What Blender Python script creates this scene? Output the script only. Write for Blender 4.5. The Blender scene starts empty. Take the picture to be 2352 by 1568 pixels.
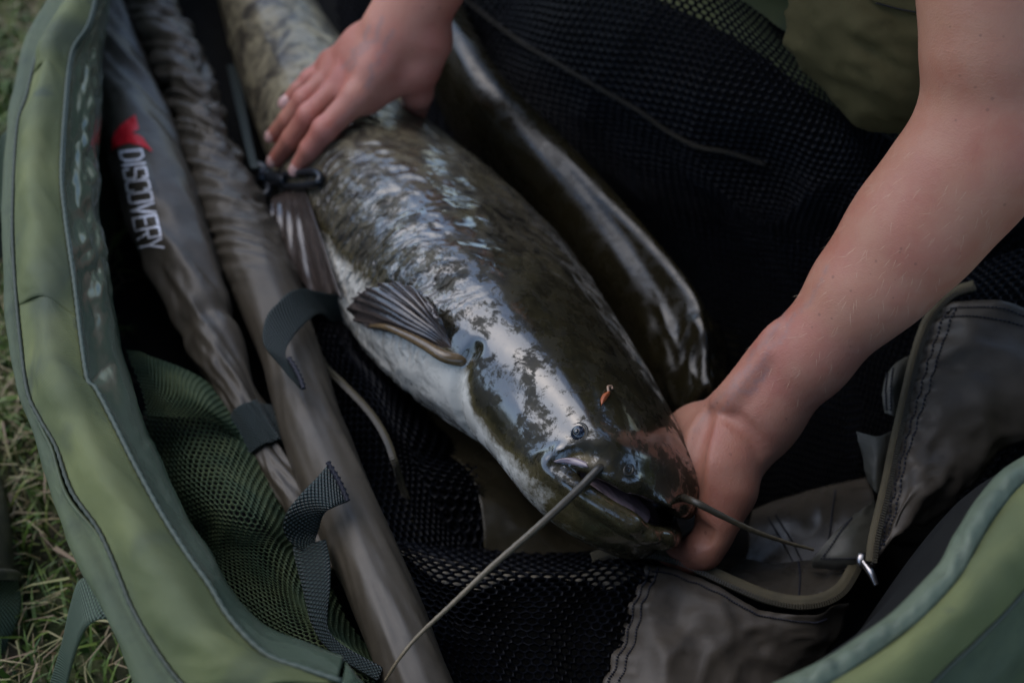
import bpy, math, random
import numpy as np
from mathutils import Vector
from mathutils.bvhtree import BVHTree

random.seed(7); rng = np.random.default_rng(7)
scene = bpy.context.scene
col = scene.collection

# ------------------------------------------------------------------ camera
PW, PH = 2352.0, 1568.0                 # picture units used to read places off the photograph
LENS, SENS = 50.0, 36.0
FPX = PW * LENS / SENS
PITCH = math.radians(50.0)              # looking down at the cradle
DIST = 1.10
FWD = np.array([0, math.cos(PITCH), -math.sin(PITCH)])
UPV = np.array([0, math.sin(PITCH), math.cos(PITCH)])
RGT = np.array([1.0, 0, 0])
CAM = np.array([0, 0, 0.10]) - FWD * DIST
def ray(px, py):
    d = FWD + (px - PW/2)/FPX*RGT - (py - PH/2)/FPX*UPV
    return d
def P(px, py, z):                       # the place at height z (metres) seen at that point
    d = ray(px, py); return CAM + d * ((z - CAM[2]) / d[2])
def scale_at(p):                        # metres per picture unit at a place
    return float(np.dot(np.asarray(p) - CAM, FWD)) / FPX
def proj(p):
    v = np.asarray(p, float) - CAM; d = v @ FWD
    return np.stack([PW/2 + FPX*(v @ RGT)/d, PH/2 - FPX*(v @ UPV)/d], -1)

cam_d = bpy.data.cameras.new('camera'); cam_d.lens = LENS; cam_d.sensor_width = SENS
cam = bpy.data.objects.new('camera', cam_d); col.objects.link(cam)
cam.location = CAM; cam.rotation_euler = (math.pi/2 - PITCH, 0, 0)
cam_d.clip_start = 0.02; cam_d.clip_end = 500
cam_d.dof.use_dof = True
cam_d.dof.focus_distance = 0.905
cam_d.dof.aperture_fstop = 4.0
scene.camera = cam

# ------------------------------------------------------------------ light
SUN_EL, SUN_AZ = math.radians(58), math.radians(-62)   # azimuth measured from +Y (into the picture) towards +X
w = bpy.data.worlds.new('World'); scene.world = w; w.use_nodes = True
nt = w.node_tree; nt.nodes.clear()
sky = nt.nodes.new('ShaderNodeTexSky'); sky.sky_type = 'NISHITA'; sky.sun_disc = False
sky.sun_elevation = SUN_EL; sky.sun_rotation = SUN_AZ; sky.dust_density = 1.0; sky.ozone_density = 1.0; sky.air_density = 1.0
bg = nt.nodes.new('ShaderNodeBackground'); bg.inputs['Strength'].default_value = 0.14
wo = nt.nodes.new('ShaderNodeOutputWorld')
nt.links.new(sky.outputs[0], bg.inputs[0]); nt.links.new(bg.outputs[0], wo.inputs[0])
sl = bpy.data.lights.new('sun', 'SUN'); sl.energy = 0.5; sl.angle = math.radians(60); sl.color = (1, .975, .95)
so = bpy.data.objects.new('sun', sl); col.objects.link(so)
sd = Vector((math.sin(SUN_AZ)*math.cos(SUN_EL), math.cos(SUN_AZ)*math.cos(SUN_EL), math.sin(SUN_EL)))
so.rotation_euler = sd.to_track_quat('Z', 'Y').to_euler(); so.location = sd * 6
scene.view_settings.view_transform = 'Standard'; scene.view_settings.look = 'None'
scene.view_settings.gamma = 1; scene.view_settings.use_curve_mapping = False
scene.view_settings.exposure = 1.08

# ------------------------------------------------------------------ helpers: scene objects
def tag(o, label=None, cat=None, group=None, kind=None):
    if label: o['label'] = label
    if cat: o['category'] = cat
    if group: o['group'] = group
    if kind: o['kind'] = kind
    return o
def empty(name, loc, label, cat, group=None):
    o = bpy.data.objects.new(name, None); col.objects.link(o); o.location = loc
    o.empty_display_size = .05
    return tag(o, label, cat, group)
def mk(name, V, F, mat, parent=None, uv=None, smooth=True, attrs=None):
    V = np.ascontiguousarray(V, dtype=np.float32)
    if parent is not None: V = V - np.asarray(parent_loc(parent), dtype=np.float32)
    me = bpy.data.meshes.new(name)
    if isinstance(F, np.ndarray): F = [F]
    F = [np.asarray(f, dtype=np.int32) for f in F if len(f)]
    nl = sum(f.size for f in F); nf = sum(len(f) for f in F)
    me.vertices.add(len(V)); me.vertices.foreach_set('co', V.ravel())
    li = np.concatenate([f.ravel() for f in F]).astype(np.int32)
    me.loops.add(nl); me.loops.foreach_set('vertex_index', li)
    tot = np.concatenate([np.full(len(f), f.shape[1], np.int32) for f in F])
    st = np.concatenate([[0], np.cumsum(tot)[:-1]]).astype(np.int32)
    me.polygons.add(nf); me.polygons.foreach_set('loop_start', st)
    me.polygons.foreach_set('use_smooth', np.full(nf, smooth))
    if uv is not None:
        ul = me.uv_layers.new(name='UVMap')
        ul.data.foreach_set('uv', np.ascontiguousarray(uv[li], dtype=np.float32).ravel())
    if attrs:
        for k, a in attrs.items():
            if a.ndim == 2:
                at = me.attributes.new(k, 'FLOAT_VECTOR', 'POINT'); at.data.foreach_set('vector', np.ascontiguousarray(a, dtype=np.float32).ravel())
            else:
                at = me.attributes.new(k, 'FLOAT', 'POINT'); at.data.foreach_set('value', np.ascontiguousarray(a, dtype=np.float32))
    me.update(calc_edges=True); me.validate()
    o = bpy.data.objects.new(name, me); col.objects.link(o)
    if mat: me.materials.append(mat)
    if parent is not None: o.parent = parent
    return o
def parent_loc(p):
    l = np.array(p.location)
    while p.parent is not None:
        p = p.parent; l = l + np.array(p.location)
    return l
def solidify(o, t, off=0):
    m = o.modifiers.new('thickness', 'SOLIDIFY'); m.thickness = t; m.offset = off; return o

# ------------------------------------------------------------------ helpers: noise, splines, sheets
def vnoise(x, y, seed=0):
    r = np.random.default_rng(seed); T = r.random((64, 64))
    x = np.asarray(x, float); y = np.asarray(y, float)
    xi = np.floor(x).astype(int); yi = np.floor(y).astype(int); fx = x-xi; fy = y-yi
    fx = fx*fx*(3-2*fx); fy = fy*fy*(3-2*fy)
    a = T[xi % 64, yi % 64]; b = T[(xi+1) % 64, yi % 64]; c = T[xi % 64, (yi+1) % 64]; d = T[(xi+1) % 64, (yi+1) % 64]
    return (a*(1-fx)+b*fx)*(1-fy) + (c*(1-fx)+d*fx)*fy - .5
def fbm(x, y, seed=0, o=3):
    s = 0; a = 1.
    for k in range(o): s = s + a*vnoise(x*2**k, y*2**k, seed+k*17); a *= .5
    return s
def ridge(x, y, seed=0, o=2):
    s = 0; a = 1.
    for k in range(o): s = s + a*(.5-np.abs(vnoise(x*2**k, y*2**k, seed+k*13))*2); a *= .5
    return s
def ss(a, b, x): t = np.clip((x-a)/(b-a), 0, 1); return t*t*(3-2*t)
def cr_w(t): return np.stack([-.5*t**3+t**2-.5*t, 1.5*t**3-2.5*t**2+1, -1.5*t**3+2*t**2+.5*t, .5*t**3-.5*t**2], -1)
def spline(pts, t):                     # Catmull-Rom through points, t in 0..1 (uniform)
    pts = np.asarray(pts, float); n = len(pts)
    e = np.concatenate([[2*pts[0]-pts[1]], pts, [2*pts[-1]-pts[-2]]])
    x = np.clip(np.asarray(t, float), 0, 1)*(n-1); i = np.minimum(np.floor(x).astype(int), n-2); f = x-i
    W = cr_w(f)
    return sum(W[..., k, None]*e[i+k] for k in range(4))
def resample(pts, n):                   # points evenly along a smooth line
    f = spline(pts, np.linspace(0, 1, max(200, n*4)))
    L = np.concatenate([[0], np.cumsum(np.linalg.norm(np.diff(f, axis=0), axis=1))])
    s = np.linspace(0, L[-1], n)
    return np.stack([np.interp(s, L, f[:, k]) for k in range(f.shape[1])], -1)
def W3(rows): return np.array([[P(*p) for p in r] for r in rows])
def inpoly(x, y, poly):
    r = np.zeros(x.shape, bool); n = len(poly)
    for i in range(n):
        (x0, y0), (x1, y1) = poly[i], poly[(i+1) % n]
        r ^= ((y0 > y) != (y1 > y)) & (x < (x1-x0)*(y-y0)/((y1-y0)+1e-12)+x0)
    return r
class Sheet:
    def __init__(self, grid, disp=None):
        g = np.asarray(grid, float); self.disp = disp
        g = np.concatenate([2*g[:1]-g[1:2], g, 2*g[-1:]-g[-2:-1]], 0)
        g = np.concatenate([2*g[:, :1]-g[:, 1:2], g, 2*g[:, -1:]-g[:, -2:-1]], 1)
        self.g = g; self.nr = g.shape[0]-2; self.nc = g.shape[1]-2
        u = np.linspace(0, 1, 40)
        a = self.base(u, np.full(40, .5)); self.L = np.linalg.norm(np.diff(a, axis=0), axis=1).sum()
        b = self.base(np.full(40, .5), u); self.W = np.linalg.norm(np.diff(b, axis=0), axis=1).sum()
    def base(self, u, v):
        x = np.clip(u, 0, 1)*(self.nr-1); i = np.minimum(np.floor(x).astype(int), self.nr-2); f = x-i
        y = np.clip(v, 0, 1)*(self.nc-1); j = np.minimum(np.floor(y).astype(int), self.nc-2); h = y-j
        A = cr_w(f); B = cr_w(h); s = 0
        for a in range(4):
            for b in range(4): s = s + (A[..., a]*B[..., b])[..., None]*self.g[i+a, j+b]
        return s
    def normal(self, u, v):
        e = 2e-3
        du = self.base(np.minimum(u+e, 1), v)-self.base(np.maximum(u-e, 0), v)
        dv = self.base(u, np.minimum(v+e, 1))-self.base(u, np.maximum(v-e, 0))
        n = np.cross(du, dv); n /= np.linalg.norm(n, axis=-1, keepdims=True)+1e-12
        if getattr(self, 'upn', True): n = n*self.sgn()
        return n
    def sgn(self):
        if not hasattr(self, '_s'):
            a, b = np.meshgrid(np.linspace(.05, .95, 12), np.linspace(.05, .95, 12)); a = a.ravel(); b = b.ravel(); e = 1e-2
            c = np.cross(self.base(a+e, b)-self.base(a-e, b), self.base(a, b+e)-self.base(a, b-e)); self._s = 1 if c[:, 2].sum() > 0 else -1
        return self._s
    def at(self, u, v, off=0):
        p = self.base(u, v); n = self.normal(u, v)
        d = off + (self.disp(u*self.L, v*self.W, u, v) if self.disp else 0)
        return p + n*np.asarray(d)[..., None] if np.ndim(d) else p + n*d
def cloth(name, sh, mat, parent, res=.004, thick=.0008, mask=None):
    nu = max(4, min(500, int(sh.L/res))); nv = max(4, min(500, int(sh.W/res)))
    u, v = np.meshgrid(np.linspace(0, 1, nu), np.linspace(0, 1, nv), indexing='ij')
    V = sh.at(u.ravel(), v.ravel())
    uv = np.stack([v.ravel()*sh.W, u.ravel()*sh.L], -1)
    I = np.arange(nu*nv).reshape(nu, nv)
    F = np.stack([I[:-1, :-1], I[:-1, 1:], I[1:, 1:], I[1:, :-1]], -1).reshape(-1, 4)
    if mask is not None:
        m = mask(u.ravel(), v.ravel()); F = F[m[F].all(1)]
    # keep the faces' front upward
    a = V[F[:, 1]]-V[F[:, 0]]; b = V[F[:, 3]]-V[F[:, 0]]
    if np.cross(a, b)[:, 2].mean() < 0: F = F[:, ::-1]
    o = mk(name, V, F, mat, parent, uv)
    if thick: solidify(o, thick, -1)
    return o
def net(name, sh, mat, parent, pitch=.0042, hole=.36, t=.0005, mask=None, jit=.05, seed=1):
    nc = max(2, int(sh.W/pitch)); nr = max(2, int(sh.L/(pitch*.866)))
    j, i = np.meshgrid(np.arange(nc), np.arange(nr))
    cx = (j + .5*(i % 2) + .5)*pitch; cy = (i+.5)*pitch*.866
    r = np.random.default_rng(seed)
    cx = cx.ravel(); cy = cy.ravel()
    k = (cx < sh.W-pitch*.6) & (cy < sh.L-pitch*.6); cx = cx[k]; cy = cy[k]
    if mask is not None:
        k = mask(cy/sh.L, cx/sh.W); cx = cx[k]; cy = cy[k]
    N = len(cx)
    a = np.arange(12)*math.pi/6 + math.pi/6
    ro = np.where(np.arange(12) % 2 == 0, 1/math.sqrt(3), .5)*pitch
    ox = ro*np.cos(a); oy = ro*np.sin(a)
    hr = hole*pitch*(1+jit*r.standard_normal((N, 1)))
    ix = hr*np.cos(a); iy = hr*np.sin(a)
    X = np.concatenate([cx[:, None]+ox, cx[:, None]+ix, cx[:, None]+ix*1.0], 1)
    Y = np.concatenate([cy[:, None]+oy, cy[:, None]+iy, cy[:, None]+iy*1.0], 1)
    O = np.concatenate([np.full((N, 12), t), np.zeros((N, 12)), np.full((N, 12), -1.2*t)], 1)
    u = np.clip(Y.ravel()/sh.L, 0, 1); v = np.clip(X.ravel()/sh.W, 0, 1)
    V = sh.at(u, v, O.ravel())
    q = np.arange(12); q1 = (q+1) % 12
    f = np.concatenate([np.stack([q, q1, q1+12, q+12], -1), np.stack([q+12, q1+12, q1+24, q+24], -1)])
    F = (np.arange(N)[:, None, None]*36 + f[None]).reshape(-1, 4)
    return mk(name, V, F, mat, parent, np.stack([v*sh.W, u*sh.L], -1))

class Tube:                             # a swept round body with its own frame; theta 0 faces up and towards the viewer
    def __init__(self, pts, rad, flat=1.0, n=240, upref=None):
        c = resample(np.asarray(pts, float), n); self.c = c
        rad = np.asarray(rad, float)
        self.r = np.interp(np.linspace(0, 1, n), np.linspace(0, 1, len(rad)), rad)
        T = np.gradient(c, axis=0); T /= np.linalg.norm(T, axis=1, keepdims=True); self.T = T
        up = np.array([0, -.45, .9]) if upref is None else np.asarray(upref, float)
        N = up[None]-T*(T @ up)[:, None]; N /= np.linalg.norm(N, axis=1, keepdims=True)
        self.N = N; self.B = np.cross(T, N); self.flat = flat
        self.len = np.linalg.norm(np.diff(c, axis=0), axis=1).sum(); self.n = n
        self.s = np.linspace(0, self.len, n)
        self.disp = None
    def at(self, s, th, off=0):
        ip = lambda A: np.stack([np.interp(s, self.s, A[:, k]) for k in range(3)], -1)
        r = np.interp(s, self.s, self.r)
        d = self.disp(s, th) if self.disp else 0
        R = r + d + off
        return ip(self.c) + (R*np.sin(th))[..., None]*ip(self.B) + (R*np.cos(th)*self.flat)[..., None]*ip(self.N)
    def mesh(self, name, mat, parent, ns=200, nt_=48, caps=True):
        s, th = np.meshgrid(np.linspace(0, self.len, ns), np.arange(nt_)*2*math.pi/nt_, indexing='ij')
        V = self.at(s.ravel(), th.ravel())
        I = np.arange(ns*nt_).reshape(ns, nt_); J = np.roll(I, -1, 1)
        F = [np.stack([I[:-1], J[:-1], J[1:], I[1:]], -1).reshape(-1, 4)[:, ::1]]
        r0 = self.r.mean()
        uv = np.stack([th.ravel()*r0, s.ravel()], -1)
        if caps:
            V = np.concatenate([V, [self.c[0], self.c[-1]]]); uv = np.concatenate([uv, [[0, 0], [0, 0]]])
            k = ns*nt_
            F.append(np.stack([J[0], I[0], np.full(nt_, k)], -1)); F.append(np.stack([I[-1], J[-1], np.full(nt_, k+1)], -1))
        f = F[0]; m = len(f)//2
        a = V[f[m, 1]]-V[f[m, 0]]; b = V[f[m, 3]]-V[f[m, 0]]
        if np.dot(np.cross(a, b), V[f[m]].mean(0)-np.array([np.interp(s.ravel()[f[m, 0]], self.s, self.c[:, q]) for q in range(3)])) < 0:
            F = [g[:, ::-1] for g in F]
        return mk(name, V, F, mat, parent, uv)
def pxtube(L, R, zs, n=240, k=1.0, **kw):  # a sleeve from the two sides it shows, and its height above the ground
    m = 24
    f = resample(np.array(L, float), 400); g = resample(np.array(R, float), 400); ys = np.linspace(max(f[0, 1], g[0, 1]), min(f[-1, 1], g[-1, 1]), m)
    l = np.stack([np.interp(ys+18, f[:, 1], f[:, 0]), ys+18], -1); r = np.stack([np.interp(ys-18, g[:, 1], g[:, 0]), ys-18], -1)
    z = np.interp(np.linspace(0, 1, m), np.linspace(0, 1, len(zs)), zs)
    c = (l+r)/2; t = np.gradient(c, axis=0); t /= np.linalg.norm(t, axis=1, keepdims=True)
    wd = np.abs((r-l)[:, 0]*t[:, 1]-(r-l)[:, 1]*t[:, 0])/2
    pts = np.array([P(c[i, 0], c[i, 1], z[i]) for i in range(m)])
    rad = [wd[i]*scale_at(pts[i])*k for i in range(m)]
    return Tube(pts, rad, n=n, **kw)

# ------------------------------------------------------------------ helpers: smooth solids on a grid
class SDF:
    def __init__(self, lo, hi, h):
        self.h = h; self.lo = np.asarray(lo, float); n = np.ceil((np.asarray(hi)-self.lo)/h).astype(int)+1
        self.n = n; self.F = np.full(n, .06, np.float32)
    def block(self, lo, hi):
        a = np.clip(np.floor((np.asarray(lo)-self.lo)/self.h).astype(int), 0, self.n-1)
        b = np.clip(np.ceil((np.asarray(hi)-self.lo)/self.h).astype(int)+1, 0, self.n)
        if (b <= a).any(): return None
        sl = tuple(slice(a[k], b[k]) for k in range(3))
        ax = [(self.lo[k]+self.h*np.arange(a[k], b[k])).astype(np.float32) for k in range(3)]
        return sl, np.meshgrid(*ax, indexing='ij', sparse=True)
    def cone(self, a, b, ra, rb, k=.006, sub=False):       # tapered capsule
        a = np.asarray(a, float); b = np.asarray(b, float); m = max(ra, rb)+k+4*self.h+.012
        B = self.block(np.minimum(a, b)-m, np.maximum(a, b)+m)
        if B is None: return
        sl, (X, Y, Z) = B; d = b-a; L = max(d @ d, 1e-12)
        t = np.clip(((X-a[0])*d[0]+(Y-a[1])*d[1]+(Z-a[2])*d[2])/L, 0, 1)
        D = np.sqrt((X-a[0]-t*d[0])**2+(Y-a[1]-t*d[1])**2+(Z-a[2]-t*d[2])**2)-(ra+(rb-ra)*t)
        self.mix(sl, D, k, sub)
    def chain(self, pts, rads, k=.006):
        for i in range(len(pts)-1): self.cone(pts[i], pts[i+1], rads[i], rads[i+1], k)
    def ell(self, c, ax, r, k=.006, sub=False):            # ellipsoid, ax = 3 unit rows
        c = np.asarray(c, float); ax = np.asarray(ax, float); r = np.asarray(r, float); m = r.max()+k+4*self.h+.012
        B = self.block(c-m, c+m)
        if B is None: return
        sl, (X, Y, Z) = B; X = X-c[0]; Y = Y-c[1]; Z = Z-c[2]
        q = np.sqrt(sum(((X*ax[i, 0]+Y*ax[i, 1]+Z*ax[i, 2])/r[i])**2 for i in range(3)))
        q2 = np.sqrt(sum(((X*ax[i, 0]+Y*ax[i, 1]+Z*ax[i, 2])/r[i]**2)**2 for i in range(3)))+1e-9
        self.mix(sl, q*(q-1)/q2, k, sub)
    def mix(self, sl, D, k, sub=False):
        F = self.F[sl]
        if sub:
            hh = np.clip(.5-.5*(F+D)/k, 0, 1); self.F[sl] = F+(-D-F)*hh+k*hh*(1-hh)
        else:
            hh = np.clip(.5+.5*(F-D)/k, 0, 1); self.F[sl] = F*(1-hh)+D*hh-k*hh*(1-hh)
    def mesh(self, smooth=2):
        F = self.F; n = self.n; nc = n-1; N = int(np.prod(nc))
        acc = np.zeros((N, 3)); cnt = np.zeros(N); quads = []
        for ax in range(3):
            sa = [slice(None)]*3; sb = [slice(None)]*3; sa[ax] = slice(0, -1); sb[ax] = slice(1, None)
            A = F[tuple(sa)]; Bq = F[tuple(sb)]; idx = np.argwhere((A < 0) != (Bq < 0))
            if not len(idx): continue
            va = A[tuple(idx.T)].astype(float); vb = Bq[tuple(idx.T)].astype(float); t = va/(va-vb)
            pos = idx.astype(float); pos[:, ax] += t
            b, c = (ax+1) % 3, (ax+2) % 3; ids = []; ok = np.ones(len(idx), bool)
            for db, dc in ((-1, -1), (0, -1), (0, 0), (-1, 0)):
                ce = idx.copy(); ce[:, b] += db; ce[:, c] += dc
                v = ((ce >= 0) & (ce < nc)).all(1); ok &= v
                l = (ce[:, 0]*nc[1]+ce[:, 1])*nc[2]+ce[:, 2]; ids.append(l)
                lv = l[v]
                for q in range(3): acc[:, q] += np.bincount(lv, pos[v, q], N)
                cnt += np.bincount(lv, minlength=N)
            Q = np.stack(ids, -1); fl = va >= 0
            Q[fl] = Q[fl][:, ::-1]; quads.append(Q[ok])
        use = cnt > 0; mp = np.full(N, -1); mp[use] = np.arange(use.sum())
        V = self.lo + self.h*(acc[use]/cnt[use, None]); Q = mp[np.concatenate(quads)]
        if smooth:
            e = np.concatenate([Q[:, [0, 1]], Q[:, [1, 2]], Q[:, [2, 3]], Q[:, [3, 0]]]); M = len(V)
            for it in range(smooth):
                s = np.stack([np.bincount(e[:, 0], V[e[:, 1], q], M)+np.bincount(e[:, 1], V[e[:, 0], q], M) for q in range(3)], -1)
                d = np.bincount(e.ravel(), minlength=M)[:, None]; V = V + .6*(s/np.maximum(d, 1)-V)
        return V, Q

# ------------------------------------------------------------------ helpers: materials
class NT:
    def __init__(self, name):
        self.m = bpy.data.materials.new(name); self.m.use_nodes = True; self.t = self.m.node_tree; self.t.nodes.clear()
        self.out = self.t.nodes.new('ShaderNodeOutputMaterial'); self.b = self.t.nodes.new('ShaderNodeBsdfPrincipled')
        self.t.links.new(self.b.outputs[0], self.out.inputs[0])
    def n(self, ty, outp=0, **kw):
        nd = self.t.nodes.new('ShaderNode'+ty)
        for k, v in kw.items():
            if k.startswith('p_'): setattr(nd, k[2:], v)
        for k, v in kw.items():
            if k.startswith('p_'): continue
            key = int(k[1:]) if k[0] == 'i' and k[1:].isdigit() else k.replace('_', ' ')
            self.put(nd.inputs[key], v)
        return nd.outputs[outp]
    def put(self, s, v):
        if hasattr(v, 'is_output'): self.t.links.new(v, s)
        elif isinstance(v, (tuple, list)) and s.type == 'RGBA' and len(v) == 3: s.default_value = (*v, 1)
        else: s.default_value = v
    def set(self, **kw):
        for k, v in kw.items(): self.put(self.b.inputs[k.replace('_', ' ')], v)
        return self
    def noise(self, vec, scale, detail=4, rough=.55, dist=0): return self.n('TexNoise', Vector=vec, Scale=scale, Detail=detail, Roughness=rough, Distortion=dist)
    def ramp(self, f, *st):
        nd = self.t.nodes.new('ShaderNodeValToRGB'); cr = nd.color_ramp
        while len(cr.elements) < len(st): cr.elements.new(.5)
        for e, (p, c) in zip(cr.elements, st): e.position = p; e.color = (*c, 1) if isinstance(c, (tuple, list)) else (c, c, c, 1)
        self.put(nd.inputs[0], f); return nd.outputs[0]
    def mix(self, f, a, b, mode='MIX'):
        nd = self.t.nodes.new('ShaderNodeMix'); nd.data_type = 'RGBA'; nd.blend_type = mode
        self.put(nd.inputs[0], f); self.put(nd.inputs[6], a); self.put(nd.inputs[7], b); return nd.outputs[2]
    def math(self, op, a, b=0.0, c=0.0):
        nd = self.t.nodes.new('ShaderNodeMath'); nd.operation = op
        self.put(nd.inputs[0], a); self.put(nd.inputs[1], b); self.put(nd.inputs[2], c); return nd.outputs[0]
    def bump(self, h, strength=.3, dist=.001, normal=None):
        kw = dict(Height=h, Strength=strength, Distance=dist)
        if normal is not None: kw['Normal'] = normal
        return self.n('Bump', **kw)
    def obj(self): return self.n('TexCoord', 3)
    def uv(self): return self.n('TexCoord', 2)
    def attr(self, name, outp=1): return self.n('Attribute', outp, p_attribute_name=name)
    def vmap(self, vec, sc=(1, 1, 1), rot=(0, 0, 0), loc=(0, 0, 0)): return self.n('Mapping', Vector=vec, Scale=sc, Rotation=rot, Location=loc)

# ------------------------------------------------------------------ materials
def weave_h(N, uv, pu, pv):             # over-and-under threads, periods in metres
    sep = N.t.nodes.new('ShaderNodeSeparateXYZ'); N.put(sep.inputs[0], uv)
    a = N.math('SINE', N.math('MULTIPLY', sep.outputs[0], 2*math.pi/pu)); b = N.math('SINE', N.math('MULTIPLY', sep.outputs[1], 2*math.pi/pv))
    return N.math('MULTIPLY', a, b)
def m_fabric(name, c1, c2, rough=.5, weave=.0012, wstr=.25, nscale=9, wet=0.0, spec=.5, sheen=0.0, grime=.5, bumps=.15):
    N = NT(name); o = N.obj(); uv = N.uv()
    n1 = N.noise(o, nscale, 5, .6); n2 = N.noise(o, nscale*7, 4, .6)
    c = N.mix(N.ramp(n1, (.35, 0.), (.68, 1.)), c1, c2)
    c = N.mix(N.math('MULTIPLY', N.ramp(n2, (.5, 0.), (.75, 1.)), grime), c, tuple(x*.45 for x in c1))
    wv = weave_h(N, uv, weave, weave)
    b = N.bump(wv, wstr, .0004); b = N.bump(N.noise(o, nscale*12, 4), bumps, .002, b)
    r = N.ramp(N.noise(o, nscale*1.7, 3), (.35, max(.06, rough-wet)), (.65, rough))
    N.set(Base_Color=c, Roughness=r, Normal=b, Specular_IOR_Level=spec)
    if sheen: N.set(Sheen_Weight=sheen, Sheen_Roughness=.5)
    return N.m
def m_cradle():
    N = NT('camouflage_canvas'); o = N.obj(); uv = N.uv()
    n1 = N.noise(N.vmap(o, (1, 1, .6)), 9, 3, .5, .4); n2 = N.noise(N.vmap(o, (1, .8, 1), loc=(3, 1, 0)), 14, 2.5, .5, .6); n3 = N.noise(o, 30, 4)
    c = N.mix(N.ramp(n1, (.42, 0.), (.60, 1.)), (.092, .108, .044), (.142, .156, .058))
    c = N.mix(N.ramp(n2, (.56, 0.), (.72, .75)), c, (.050, .062, .042))
    c = N.mix(N.ramp(N.noise(N.vmap(o, loc=(7, 2, 1)), 11, 2), (.58, 0.), (.7, .7)), c, (.170, .178, .066))
    c = N.mix(N.ramp(n3, (.66, 0.), (.74, .55)), c, (.03, .045, .035))          # damp spots
    b = N.bump(weave_h(N, uv, .0016, .0013), .45, .0004); b = N.bump(N.noise(o, 60, 3), .2, .003, b)
    N.set(Base_Color=c, Roughness=.62, Normal=b, Specular_IOR_Level=.35)
    return N.m
def m_net(name, c, rough=.45, c2=None):
    N = NT(name); o = N.obj()
    cc = N.mix(N.ramp(N.noise(o, 30, 3), (.35, 0.), (.7, 1.)), c, c2 or tuple(x*1.8 for x in c))
    N.set(Base_Color=cc, Roughness=rough, Normal=N.bump(N.noise(o, 1500, 2), .5, .0004), Specular_IOR_Level=.10); return N.m
def m_web(name, c):
    N = NT(name); uv = N.uv()
    w_ = weave_h(N, uv, .0034, .0030)
    cc = N.mix(N.ramp(w_, (.0, 0.), (.7, 1.)), tuple(x*.35 for x in c), tuple(x*1.35 for x in c))
    N.set(Base_Color=cc, Roughness=.5, Normal=N.bump(w_, .9, .0008)); return N.m
def m_plain(name, c, rough=.5, bump=0., bscale=80, metal=0.0, spec=.5, coat=0.0, var=.25):
    N = NT(name); o = N.obj()
    cc = N.mix(N.noise(o, bscale, 4), tuple(x*(1-var) for x in c), tuple(min(1, x*(1+var)) for x in c))
    N.set(Base_Color=cc, Roughness=rough, Metallic=metal, Specular_IOR_Level=spec, Coat_Weight=coat, Coat_Roughness=.05)
    if bump: N.set(Normal=N.bump(N.noise(o, bscale*2, 4), bump, .002))
    return N.m
def m_skin():
    N = NT('skin'); o = N.obj()
    n1 = N.noise(o, 14, 4, .6); n2 = N.noise(o, 60, 4, .6)
    c = N.mix(N.ramp(n1, (.35, 0.), (.68, 1.)), (.345, .163, .102), (.30, .100, .066))
    c = N.mix(N.ramp(n2, (.45, 0.), (.75, .45)), c, (.36, .185, .125))
    red = N.attr('red', 2)
    c = N.mix(red, c, (.50, .150, .120))
    c = N.mix(N.math('MULTIPLY', N.attr('vein', 2), .55), c, (.20, .135, .125))
    pale = N.attr('pale', 2)
    c = N.mix(pale, c, (.47, .27, .21))
    v = N.n('TexVoronoi', 0, Vector=N.vmap(o, loc=(.3, .1, .2)), Scale=110, Randomness=1)
    fr = N.math('MULTIPLY', N.math('LESS_THAN', v, N.math('MULTIPLY', N.noise(o, 40, 1), .22)), N.math('GREATER_THAN', N.noise(o, 25, 2), .50))
    c = N.mix(N.math('MULTIPLY', fr, .55), c, (.17, .075, .05))
    h = N.math('ADD', N.n('TexVoronoi', 0, Vector=o, Scale=900), N.noise(o, 260, 5))
    b = N.bump(h, .30, .0006); b = N.bump(N.noise(N.vmap(o, (1, 1, 1)), 45, 3), .15, .003, b)
    N.set(Base_Color=c, Roughness=N.ramp(n2, (.3, .42), (.7, .56)), Normal=b, Subsurface_Weight=.12, Subsurface_Radius=(.012, .004, .002), Subsurface_Scale=.5, Specular_IOR_Level=.42)
    return N.m
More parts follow.
